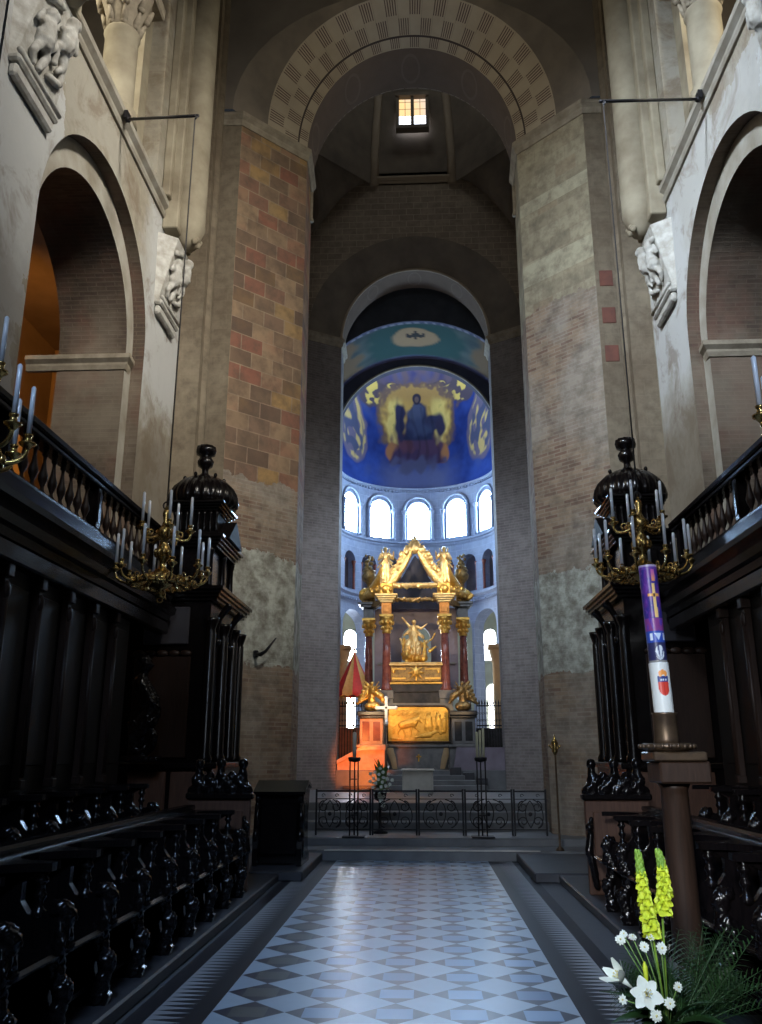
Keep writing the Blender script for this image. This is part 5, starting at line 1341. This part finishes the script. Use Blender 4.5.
# carved herm at the end of the rear stalls opposite the candle
o = thing('carved_herm', 'dark carved wooden herm figure with rounded belly fixed before the canopy tower panel', 'carved figure', (-3.72, 11.72, 1.5))
m = MB(); x, y = -3.74, 11.72
m.ell((x + .02, y, 2.80), (.085, .10, .12), 10); m.ell((x + .11, y, 2.79), (.03, .03, .035), 6); m.cap((x, y, 2.62), (x, y, 2.75), .06, .055); m.ell((x - .02, y, 2.86), (.11, .11, .09), 8)
m.cap((x - .04, y, 2.55), (x + .10, y, 2.30), .13, .15); m.cap((x + .10, y, 2.30), (x + .16, y, 2.15), .15, .12); m.cap((x + .02, y - .13, 2.55), (x + .17, y - .12, 2.28), .05, .04); m.cap((x + .17, y - .12, 2.28), (x + .24, y - .04, 2.22), .04, .03)
m.cap((x + .12, y, 2.1), (x - .02, y, 1.9), .14, .15); scroll(m, (x + .02, y, 1.78), .20, 1.3, pi / 2, .07, sgn=-1); m.ell((x + .02, y, 1.78), .09, 8); m.box(x - .2, x + .3, y - .14, y + .14, 1.505, 1.58)
for k in range(8): m.ell((x - .12 + .05 * k, y - .1, 2.0 + .03 * (k % 2)), .04, 6)
PC(o, m, 'figure', M['walnut'], voxel=.016, rough=.01, rs=24)
# prayer desk with scrolled ends near the railing
o = thing('prayer_desk', 'low black desk with scrolled carved ends on the step by the railing', 'desk', (-1.95, 12.9, .12))
for x in (-2.26, -1.64):
    m = MB(); m.prism([(12.5, .125), (13.3, .125), (13.28, .22), (13.15, .30), (13.1, .75), (13.2, .95), (13.25, 1.10), (12.95, 1.19), (12.62, 1.08), (12.60, .98), (12.75, .90), (12.72, .7), (12.55, .55), (12.5, .35)], lambda p: (x - .035, p[0], p[1]), lambda p: (x + .035, p[0], p[1])); e = P(o, m, 'end_board', M['walnut'])
    m = MB(); scroll(m, (x, 12.68, .98), .10, 1.4, 0, .035, 'YZ'); m.ell((x, 12.6, .5), (.06, .10, .12), 8); m.cap((x, 12.62, .92), (x, 12.61, .55), .04, .05); m.cap((x, 12.58, .45), (x, 12.62, .25), .055, .05); scroll(m, (x, 12.66, .3), .09, 1.2, pi, .03, 'YZ'); PP(e, o, m, 'carved_scroll', M['walnut'])
m = MB(); m.prism([(12.56, 1.06), (12.95, 1.20), (13.3, 1.12), (13.3, 1.16), (12.95, 1.245), (12.54, 1.10)], lambda p: (-2.32, p[0], p[1]), lambda p: (-1.58, p[0], p[1])); P(o, m, 'top', M['walnut'])
m = MB(); m.box(-2.225, -1.675, 12.66, 13.1, .135, 1.06, .01); m.box(-2.225, -1.675, 12.60, 12.68, .25, .95, .03); P(o, m, 'body', M['walnut'])
# staff at the foot of the right pier, iron hook on the left pier
o = thing('processional_staff', 'slim brass staff with ornamented head standing against the brick pier', 'staff', (2.22, 14.42, .15))
m = MB(); m.lathe([(.07, .155), (.06, .18), (.018, .22), (.016, 1.64)], (2.22, 14.42, 0), 10); P(o, m, 'pole', M['bronze'])
m = MB(); m.lathe([(.02, 1.60), (.05, 1.66), (.03, 1.72), (.06, 1.78), (.02, 1.86), (.0, 1.95)], (2.22, 14.42, 0), 10)
for sg in (-1, 1): m.cap((2.22, 14.42, 1.66), (2.22 + sg * .08, 14.42, 1.74), .016, .02)
P(o, m, 'head', M['brass'])
o = thing('iron_hook', 'dark iron hook sticking out of the plaster patch on the pier', 'hook', (-2.83, 15.3, 3.35))
m = MB(); m.tube([(-2.92, 15.38, 3.36), (-2.80, 15.22, 3.33), (-2.70, 15.16, 3.38), (-2.52, 15.18, 3.62)], [.03, .04, .03, .012], 7); m.box(-2.95, -2.87, 15.33, 15.42, 3.30, 3.42, .01); P(o, m, 'hook', M['iron'])

# ------------------------------------------------------------------ paschal candle
CX, CY2 = 1.72, 6.0
o = thing('candle_pillar', 'tall square-capped brown wooden pillar carrying the painted candle', 'candle pillar', (1.74, 6.05, 0))
m = MB(); m.box(1.60, 1.86, 5.86, 6.22, .0, .24, .02); m.box(1.64, 1.86, 5.92, 6.18, .24, .34, .02); P(o, m, 'base', M['oak'])
m = MB(); m.lathe([(.105, .34), (.10, .38), (.095, .5), (.088, 1.38), (.11, 1.42)], (1.765, 6.05, 0), 24); P(o, m, 'shaft', M['oak'])
m = MB(); m.box(1.64, 1.97, 5.88, 6.22, 1.42, 1.56, .012); P(o, m, 'cap_block', M['oak'])
m = MB(); m.box(1.60, 1.95, 5.86, 6.2, 1.56, 1.62, .01); m.lathe([(.12, 1.62), (.17, 1.64), (.18, 1.66), (.15, 1.675)], (1.73, 6.0, 0), 28)
for k in range(22): a = 2 * pi * k / 22; m.ell((1.73 + .175 * cos(a), 6.0 + .175 * sin(a), 1.655), .016, 6)
P(o, m, 'beaded_dish', M['bronze'])
m = MB(); m.lathe([(.085, 1.67), (.08, 1.70), (.078, 1.86), (.086, 1.875)], (1.73, 6.0, 0), 24); P(o, m, 'socket', M['bronze'])
o = thing('paschal_candle', 'tall white candle painted purple and blue with gold cross and red shield', 'candle', (1.73, 6.0, 1.87)); o.rotation_euler = (0, radians(-1.5), 0)
RR = .066
m = MB(); zs = lin(0, 1.02, 255)
m.grid(lambda u, v: ((RR * (1.0 if v < .34 else .93)) * sin(u), -(RR * (1.0 if v < .34 else .93)) * cos(u), v), lin(-pi, pi, 90), zs)
m.lathe([(RR * .93, 1.02), (RR * .6, 1.012), (.0, 1.008)], n=24)
can2 = m.build('wax_body', M['paschal'], o)
def paint_candle(co):
    s = math.atan2(co.x, -co.y) * RR - .004; z = co.z
    wax = (.80, .80, .74); n = nz(s * 30, z * 14, 2)
    c = wax
    if z > .345:
        c = mixc((.035, .025, .22), (.13, .03, .26), ss(-.2, .3, n))
        c = mixc(c, (.20, .07, .38), ss(.25, .5, nz(s * 50, z * 30, 7)) * .7)
    if .34 < z < .352: c = (.25, .24, .22)
    if .352 <= z < .475:                                   # white shell-like emblem on a dark ground
        d = sqrt((s / .033) ** 2 + ((z - .405) / .05) ** 2); c = (.03, .03, .10)
        if d < 1: c = (.72, .76, .80) if sin(math.atan2(s, z - .34) * 16) > -.45 else (.10, .11, .22)
    if .475 <= z < .555:                                   # blue band with white marks
        c = (.03, .08, .42)
        if abs(s) < .028 * max(0, (z - .49) / .05) and z < .54 and abs(s) > .0: c = (.62, .72, .90)
        if abs(abs(s) - .05) < .010 and .49 < z < .54: c = (.80, .84, .92)
    if .555 <= z < .64: c = mixc((.26, .05, .24), (.12, .05, .40), ss(-.15, .2, n))
    if .645 < z < .885 and abs(s - .006) < .012 * (1.15 if z < .72 else 1): c = (.95, .62, .22)          # upright of the gold cross
    if .795 < z < .812 and abs(s - .004) < .046: c = (.90, .40, .08)                    # its arms
    if abs(s - .006) < .007 and abs(z - .803) < .012: c = (.05, .03, .03)
    if .90 < z < .985 and abs(s - .012) < .012: c = mixc((.80, .30, .12), (.55, .12, .35), ss(.9, .98, z))
    if z > .985: c = mixc(c, (.18, .06, .34), .6)
    if z > 1.005: c = (.45, .36, .50)
    # shield, crest
    if .115 < z < .245:
        w = .037 if z > .165 else .037 * sqrt(max(0, 1 - ((.165 - z) / .05) ** 2))
        if abs(s) < w:
            c = (.70, .055, .03) if z < .205 else (.03, .05, .20)
            if abs(s) < .003 and z < .205: c = (.45, .03, .03)
            if .214 < z < .226 and (abs(abs(s) - .016) < .005 or abs(s) < .005): c = (.75, .78, .85)
    for dx in (-.018, 0, .018):
        if sqrt(((s - dx) / .011) ** 2 + ((z - .262 - .010 * (dx == 0)) / .020) ** 2) < 1: c = (.92, .34, .07)
    return c
set_paint(can2, paint_candle)
m = MB(); m.tube([(0, 0, 1.0), (.002, 0, 1.03)], .004, 6); m.build('wick', M['iron'], o)

# ------------------------------------------------------------------ flower arrangements
def petal_flower(m_, c, nrm, r, n, w=.35, cup=.25, tip=1.0):
    """n separate petals around a centre, facing nrm"""
    nrm = Vector(nrm).normalized(); a = nrm.orthogonal().normalized(); b = nrm.cross(a); c = Vector(c)
    for k in range(n):
        t = 2 * pi * k / n + random.uniform(-.1, .1); d = a * cos(t) + b * sin(t); sd = nrm.cross(d)
        rr = r * random.uniform(.88, 1.08); V = []
        for i in range(5):
            q = i / 4; ww = w * rr * sin(pi * min(.97, .12 + .82 * q)) * tip
            p = c + d * (rr * (.08 + .92 * q)) + nrm * (cup * rr * (q ** 1.5) - .12 * rr * q ** 4)
            V += [p - sd * ww + nrm * .01 * rr, p - nrm * .06 * rr, p + sd * ww + nrm * .01 * rr]
        F = []
        for i in range(4):
            for j in range(2): F.append((i * 3 + j, i * 3 + j + 1, i * 3 + j + 4, i * 3 + j + 3))
        m_.add(V, F, True)
def leaf_blade(m_, p0, p1, w, sag=.1, n=6, fold=.2):
    p0, p1 = Vector(p0), Vector(p1); d = p1 - p0; sd = d.cross(Vector((0, 0, 1)))
    sd = (sd if sd.length > 1e-4 else Vector((1, 0, 0))).normalized(); up = sd.cross(d).normalized(); V = []
    for i in range(n + 1):
        t = i / n; p = p0 + d * t + up * (sag * d.length * sin(pi * t)); ww = w * sin(pi * min(.99, .06 + .93 * t)) ** .8
        V += [p - sd * ww + up * fold * ww, p, p + sd * ww + up * fold * ww]
    F = []
    for i in range(n):
        for j in range(2): F.append((i * 3 + j, i * 3 + j + 1, i * 3 + j + 4, i * 3 + j + 3))
    m_.add(V, F, True)
def frond(m_, p0, p1, L, n=16, sag=.12):
    p0, p1 = Vector(p0), Vector(p1); d = p1 - p0; up = Vector((0, 0, 1)); sd = d.cross(Vector((0, 1, 0)))
    sd = (sd if sd.length > 1e-4 else Vector((1, 0, 0))).normalized()
    pts = [p0 + d * (i / n) - up * (sag * d.length * (i / n) ** 2) for i in range(n + 1)]
    m_.tube(pts, [.004 * (1 - .7 * i / n) for i in range(n + 1)], 4)
    for i in range(2, n + 1):
        t = i / n; ll = L * sin(pi * (.15 + .8 * t)) + .02; dd = (pts[i] - pts[i - 1]).normalized()
        for sg in (-1, 1):
            e = pts[i] + (sd * sg * .75 + dd * .75).normalized() * ll - up * .02
            leaf_blade(m_, pts[i], e, .006, .05, 3)
fx, fy = 1.30, 4.85
fl = thing('flower_arrangement', 'large flower arrangement with two yellow-green spikes and a white lily beside the painted candle pillar', 'flower arrangement', (fx, fy, 0))
m = MB(); m.lathe([(.13, .0), (.15, .04), (.18, .22), (.19, .26), (.17, .26), (.16, .22), (.0, .21)], (fx, fy, 0), 24); P(fl, m, 'pot', M['pot'])
for k in range(84):
    a = random.uniform(-.35 * pi, 1.35 * pi) if k % 3 else random.uniform(-.2, .9)
    if k > 60: a = random.uniform(.7 * pi, 1.25 * pi)
    el = random.uniform(.15, 1.25)
    L = random.uniform(.34, .56) * (1.15 if cos(a) > .2 else .72)
    tip = (fx + .08 + L * cos(el) * cos(a) * .95, fy + .05 + abs(L * cos(el) * sin(a)) * (.5 if k % 4 else -.35), .30 + L * sin(el) * .85 + .08)
    m = MB(); frond(m, (fx + .05 + random.uniform(-.06, .06), fy + random.uniform(-.05, .06), .25), tip, .09); P(fl, m, 'frond', M['leaf'])
for k in range(14):
    tip = (fx + random.uniform(-.26, .14), fy + random.uniform(.02, .10), random.uniform(.56, .80))
    m = MB(); frond(m, (fx + random.uniform(-.04, .04), fy + .04, .26), tip, .10); P(fl, m, 'frond', M['leaf'])
for p1, w in (((fx + .27, fy - .15, .33), .06), ((fx - .30, fy - .12, .34), .05), ((fx - .22, fy - .22, .28), .05), ((fx + .02, fy - .28, .26), .05), ((fx + .20, fy - .22, .46), .045), ((fx - .34, fy - .05, .46), .035), ((fx - .18, fy - .2, .42), .03)):
    m = MB(); leaf_blade(m, (fx, fy - .04, .30), p1, w, .12, 8); P(fl, m, 'broad_leaf', M['leaf'])
def spike(bot, top, bend):
    b, t = Vector(bot), Vector(top); pts = [b + (t - b) * (i / 20) + Vector((bend * sin(pi * i / 20), 0, 0)) for i in range(21)]
    m = MB(); m.tube([(fx, fy, .28)] + pts, .006, 6); s = P(fl, m, 'flower_spike', M['bud_green'])
    for part, mt, lo, hi in (('blossoms', 'petal_yellow', 0, .80), ('buds', 'bud_green', .72, 1.0)):
        m = MB(); n = 46 if part == 'blossoms' else 26
        for k in range(n):
            t = lo + (hi - lo) * (k + .5) / n; p = pts[0].lerp(pts[-1], t) + Vector((bend * sin(pi * t), 0, 0)); a = k * 2.4
            r = .028 * (1 - .72 * t) + .008; d = Vector((cos(a), sin(a), .55)).normalized()
            if part == 'blossoms':
                petal_flower(m, p + d * r * .6, d, r * 1.25, 4, .5, .35); m.ell(p + d * r * .4, r * .38, 6)
            else: m.ell(p + d * r * .8, (r * .55, r * .55, r * .95), 6)
        PP(s, fl, m, part, M[mt])
spike((1.244, 4.78, .71), (1.206, 4.8, 1.112), -.006); spike((1.305, 4.80, .82), (1.318, 4.83, 1.112), .018)
for c, n_, r, cnt in (((1.098, 4.74, .705), (-.2, -1, .35), .027, 11), ((1.12, 4.76, .725), (-.1, -.8, .6), .022, 11), ((1.163, 4.76, .712), (0, -.6, .8), .022, 10), ((1.208, 4.72, .675), (0, -1, .3), .026, 12), ((1.293, 4.72, .671), (.2, -1, .25), .030, 12), ((1.248, 4.75, .714), (.0, -.5, .9), .024, 10), ((1.352, 4.70, .503), (.3, -1, .2), .026, 11), ((1.300, 4.68, .435), (.1, -1, .2), .028, 12), ((1.222, 4.64, .392), (0, -1, .1), .030, 12), ((1.085, 4.72, .44), (-.4, -1, .1), .024, 8)):
    c = (c[0] - .026, c[1], c[2] + .006)
    m = MB(); petal_flower(m, c, n_, r, cnt, .26, .12); petal_flower(m, Vector(c) + Vector(n_).normalized() * .006, n_, r * .7, cnt - 3, .26, .25); d = P(fl, m, 'daisy', M['petal'])
    m = MB(); m.ell(Vector(c) + Vector(n_).normalized() * .008, r * .2, 7); PP(d, fl, m, 'daisy_eye', M['stamen'])
    m = MB(); m.tube([Vector(c) - Vector(n_).normalized() * .004, Vector(c) * .5 + Vector((fx, fy, .35)) * .5, (fx, fy, .27)], .003, 5); PP(d, fl, m, 'stalk', M['leaf_light'])
def lily(c, n_, r, cup, name='lily'):
    m = MB(); petal_flower(m, c, n_, r, 6, .36, cup)
    nn = Vector(n_).normalized(); m.tube([Vector(c), Vector(c) - nn * r * .6, Vector(c) - nn * r], [r * .22, r * .10, r * .05], 8); d = P(fl, m, name, M['petal'])
    m = MB()
    for k in range(6): a = k * 1.05; q = nn.orthogonal().normalized(); q2 = nn.cross(q); e = Vector(c) + nn * r * .62 + (q * cos(a) + q2 * sin(a)) * r * .2; m.tube([Vector(c), e], .0016, 4); m.ell(e, .004, 5)
    PP(d, fl, m, 'stamens', M['stamen'])
lily((1.158, 4.66, .485), (.05, -1, .35), .082, .14); lily((1.062, 4.72, .535), (-.9, -.35, .75), .075, 1.3)
m = MB(); m.tube([(1.187, 4.75, .50), (1.187, 4.75, .545), (1.185, 4.75, .585), (1.184, 4.75, .61)], [.006, .012, .013, .003], 8); P(fl, m, 'lily_bud', M['petal_yellow'])
m = MB(); m.tube([(1.20, 4.8, .35), (1.187, 4.75, .51)], .004, 6); P(fl, m, 'bud_stalk', M['leaf_light'])

vx, vy = -.69, 15.95
f2 = thing('flower_vase_bouquet', 'small white bouquet with green leaves on a stand behind the gate of the railing', 'flower arrangement', (vx, vy, .27))
m = MB(); m.lathe([(.14, .272), (.13, .30), (.03, .34), (.025, .80), (.10, .84), (.12, .95), (.09, .98)], (vx, vy, 0), 14); P(f2, m, 'stand', M['iron'])
for k in range(52):
    a = random.uniform(0, 2 * pi); el = random.uniform(-.4, 1.4); L = random.uniform(.24, .46)
    m = MB(); leaf_blade(m, (vx, vy, 1.0), (vx + L * .8 * cos(a) * cos(el), vy + L * sin(a) * cos(el) * .7, 1.08 + L * sin(el) * 1.1), .045, .1, 5); P(f2, m, 'leaf', M['leaf_light'])
for k in range(24):
    a = k * 2.4; r = .22 * sqrt((k + .5) / 24); c = (vx + .02 + r * cos(a), vy - .20 - random.uniform(0, .06), 1.14 + r * sin(a) * 1.15)
    m = MB(); petal_flower(m, c, (0, -1, .3), .034, 8, .34, .15); m.ell(c, .010, 6); P(f2, m, 'blossom', M['petal'])
for k in range(3): m = MB(); petal_flower(m, (vx + .03 * k, vy - .2, .90 - .07 * k), (0, -1, .1), .05, 6, .45, .2); P(f2, m, 'blossom', M['petal'])

# ------------------------------------------------------------------ carved corbels on the walls
def corbel(sg, yc, label, seed):
    random.seed(seed)
    o = thing('carved_corbel', label, 'carved relief', (sg * 4.4, yc, 9.0))
    m = MB()
    x0, x1 = 4.42, 4.05
    m.add([(sg * 4.405, yc - .55, 9.02), (sg * 4.405, yc + .55, 9.02), (sg * 4.405, yc + .62, 10.36), (sg * 4.405, yc - .62, 10.36), (sg * 4.36, yc - .5, 9.05), (sg * 4.36, yc + .5, 9.05), (sg * 4.10, yc + .40, 10.36), (sg * 4.10, yc - .40, 10.36)],
          [(0, 3, 2, 1), (4, 5, 6, 7), (0, 1, 5, 4), (3, 7, 6, 2), (0, 4, 7, 3), (1, 2, 6, 5)]); P(o, m, 'slab', M['carved_stone'])
    m = MB(); m.box(sg * 4.405, sg * 4.26, yc - .56, yc + .50, 9.0, 9.10, .03); m.box(sg * 4.405, sg * 4.30, yc - .52, yc + .46, 8.84, 9.0, .03); m.tube([(sg * 4.27, yc - .56, 9.13), (sg * 4.27, yc + .5, 9.13)], .035, 8); P(o, m, 'moulding', M['carved_stone'])
    m = MB()
    surf = lambda dy, z: Vector((sg * (4.38 - .19 * (z - 9.05)), yc + dy, z))
    out = Vector((-sg * .96, 0, -.19))
    def seg(a, b, r0, r1, h=.05): m.cap(surf(*a) + out * h, surf(*b) + out * h, r0, r1, 8)
    def two(cx, cz, f):
        p = lambda dx, dz: (cx + dx * f, cz + dz)
        m.ell(surf(*p(.0, .34)) + out * .09, .10, 9); seg(p(0, .22), p(.02, .02), .11, .14, .07); seg(p(.02, .02), p(.16, -.12), .075, .06, .08); seg(p(.16, -.12), p(.10, -.30), .06, .045, .07); seg(p(.02, .0), p(-.10, -.22), .075, .05, .07)
        seg(p(.06, .22), p(.20, .10), .045, .04, .10); seg(p(.20, .10), p(.14, -.02), .04, .03, .12); seg(p(-.06, .22), p(-.20, .12), .045, .04, .08); seg(p(-.20, .12), p(-.16, .28), .04, .03, .08); seg(p(-.10, -.22), p(-.02, -.32), .045, .04, .06)
    two(-.22, 9.55 + .04 * seed, 1); two(.20, 9.88, -1)
    seg((-.36, 10.1), (-.05, 10.24), .06, .05); seg((.3, 9.45), (.1, 9.38), .06, .045); seg((.36, 9.5), (.32, 9.75), .05, .03)
    PC(o, m, 'figures', M['carved_stone'], voxel=.018, rough=.012, rs=14)
corbel(-1, 8.0, 'large carved corbel with entwined figures in the upper picture corner opposite the painted candle', 1)
corbel(-1, 13.3, 'carved corbel with two figures beside the chandelier cable, opposite the painted candle', 2)
corbel(1, 8.0, "pale carved corbel cut by the upper picture corner on the painted candle's side", 3)
corbel(1, 13.3, "white carved corbel with two figures below the engaged column, on the painted candle's side", 4)

# ------------------------------------------------------------------ nave vault overhead
mb = MB(); mb.grid(lambda u, v: (4.4 * cos(pi * (1 - u)), v, 18.4 + 3.6 * sin(pi * u)), lin(0, 1, 30), lin(-6, 14.8, 6)); struct(mb, 'ceiling', M['vault'])
mb = MB(); mb.grid(lambda u, v: (4.4 * u, 14.82, v), [-1, 1], [18.9, 22.2]); struct(mb, 'wall_nave_gable', M['vault'])

# ------------------------------------------------------------------ light
def area(name, loc, to, size, power, color, sy=None, spread=None):
    l = bpy.data.lights.new(name, 'AREA'); l.energy = power; l.color = color; l.size = size
    if sy: l.shape = 'RECTANGLE'; l.size_y = sy
    if spread: l.spread = spread
    o = bpy.data.objects.new(name, l); COL.objects.link(o); o.location = loc
    o.rotation_euler = (Vector(to) - Vector(loc)).to_track_quat('-Z', 'Y').to_euler(); return o
def spot(name, loc, to, power, color, ang, blend=.5, r=.1):
    l = bpy.data.lights.new(name, 'SPOT'); l.energy = power; l.color = color; l.spot_size = radians(ang); l.spot_blend = blend; l.shadow_soft_size = r
    o = bpy.data.objects.new(name, l); COL.objects.link(o); o.location = loc
    o.rotation_euler = (Vector(to) - Vector(loc)).to_track_quat('-Z', 'Y').to_euler(); return o
def point(name, loc, power, color, r=.1):
    l = bpy.data.lights.new(name, 'POINT'); l.energy = power; l.color = color; l.shadow_soft_size = r
    o = bpy.data.objects.new(name, l); COL.objects.link(o); o.location = loc; return o
COOL = (.84, .92, 1.0)
for sg in (-1, 1):
    # daylight entering by the tribune windows of the bay behind and of this bay
    area('tribune_daylight', (sg * 4.2, 3.0, 14.0), (-sg * 4.0, 12.4, 9.2), 1.6, 470 if sg < 0 else 330, (.76, .87, 1.0) if sg < 0 else (1.0, .95, .86), 2.0, radians(54))
    area('tribune_window', (sg * 7.6, 9.0, 14.5), (sg * 4.4, 11.2, 12.2), 1.2, 280, (1.0, .92, .72), 2.0)
    # daylight of the transept arms falling across the crossing
    area('transept_daylight', (sg * 3.3, 20.0, 8.0), (-sg * 1.6, 24.0, 2.8), 2.0, 160, (.66, .80, 1.0), 5.0, radians(120))
    # picture lamps on the altar
    spot('altar_lamp', (sg * 2.0, 22.8, 7.6), (AX + sg * .3, 25.6, 6.7), 380, (1.0, .72, .36), 46, .8)
    spot('altar_low_lamp', (sg * 1.8, 20.8, 2.9), (AX - .1, 25.2, 3.6), 330, (1.0, .68, .36), 46, .8)
spot('orange_lamp', (-1.55, 22.9, 1.0), (-1.65, 24.3, 1.35), 150, (1.0, .22, .03), 80, .6)
spot('orange_lamp_upper', (-1.75, 23.4, 2.0), (-1.40, 24.8, 2.3), 80, (1.0, .34, .07), 75, .6)
spot('mural_lamp', (0, 26.2, 11.5), (0, 31.0, 13.6), 90, (1.0, .94, .86), 85)
spot('vault_lamp', (0, 27.6, 11.8), (0, 26.9, 15.6), 30, (1.0, .90, .78), 100)
area('lantern_daylight', (0, 20.2, 23.6), (0, 20.2, 10), 1.2, 30, (.90, .95, .95), 1.2)
spot('aisle_lamp', (-6.4, 11.4, 9.4), (-8.3, 15.5, 7.6), 900, (1.0, .36, .06), 110, .5)
point('aisle_lamp_beyond', (-9.4, 15.5, 7.6), 120, (1.0, .38, .06), .2)
point('tribune_lamp', (6.6, 11.6, 13.2), 20, (1.0, .55, .2), .2)
area('crossing_fill', (0, 17.6, 9.5), (0, 23.3, 18.2), 2.5, 13, (1.0, .93, .82), 2.5, radians(110))  # added fill in mid-air, lifts the dark upper crossing wall
area('nave_west_light', (0, -5.0, 11.0), (0, 12, 8.0), 3.0, 60, (.78, .88, 1.0), 3.0, radians(70))
area('floor_fill_blue', (0, -5.2, 12.5), (0, 8.5, 0), 2.0, 62, (.42, .64, 1.0), 2.0, radians(32))  # added unseen fill that brightens the choir floor with blue
area('candle_flower_fill', (-1.8, -4.5, 4.6), (1.5, 5.2, 1.5), 1.2, 30, (.90, .95, 1.0), 1.2, radians(30))  # added unseen frontal fill, narrowed to the painted candle and flowers

W = bpy.data.worlds.new('world'); SC.world = W; W.use_nodes = True
bg = W.node_tree.nodes['Background']; bg.inputs[0].default_value = (.55, .65, .80, 1); bg.inputs[1].default_value = .03

# ------------------------------------------------------------------ camera
cam = bpy.data.cameras.new('camera'); co = bpy.data.objects.new('camera', cam); COL.objects.link(co); SC.camera = co
cam.sensor_fit = 'VERTICAL'; cam.sensor_height = 24.0; cam.lens = 850.0 / 1024 * 24.0; cam.clip_end = 200
co.location = (.10, 0, 1.6); co.rotation_euler = (radians(90 + 15.95), 0, radians(2.78))
SC.view_settings.view_transform = 'Standard'; SC.view_settings.look = 'None'; SC.view_settings.gamma = 1.0
SC.view_settings.use_curve_mapping = False; SC.view_settings.exposure = 0.0
SC.cycles.use_denoising = True; SC.cycles.max_bounces = 8; SC.cycles.diffuse_bounces = 4; SC.cycles.sample_clamp_indirect = 2.0
SC.cycles.caustics_reflective = False; SC.cycles.caustics_refractive = False; SC.cycles.blur_glossy = 1.0
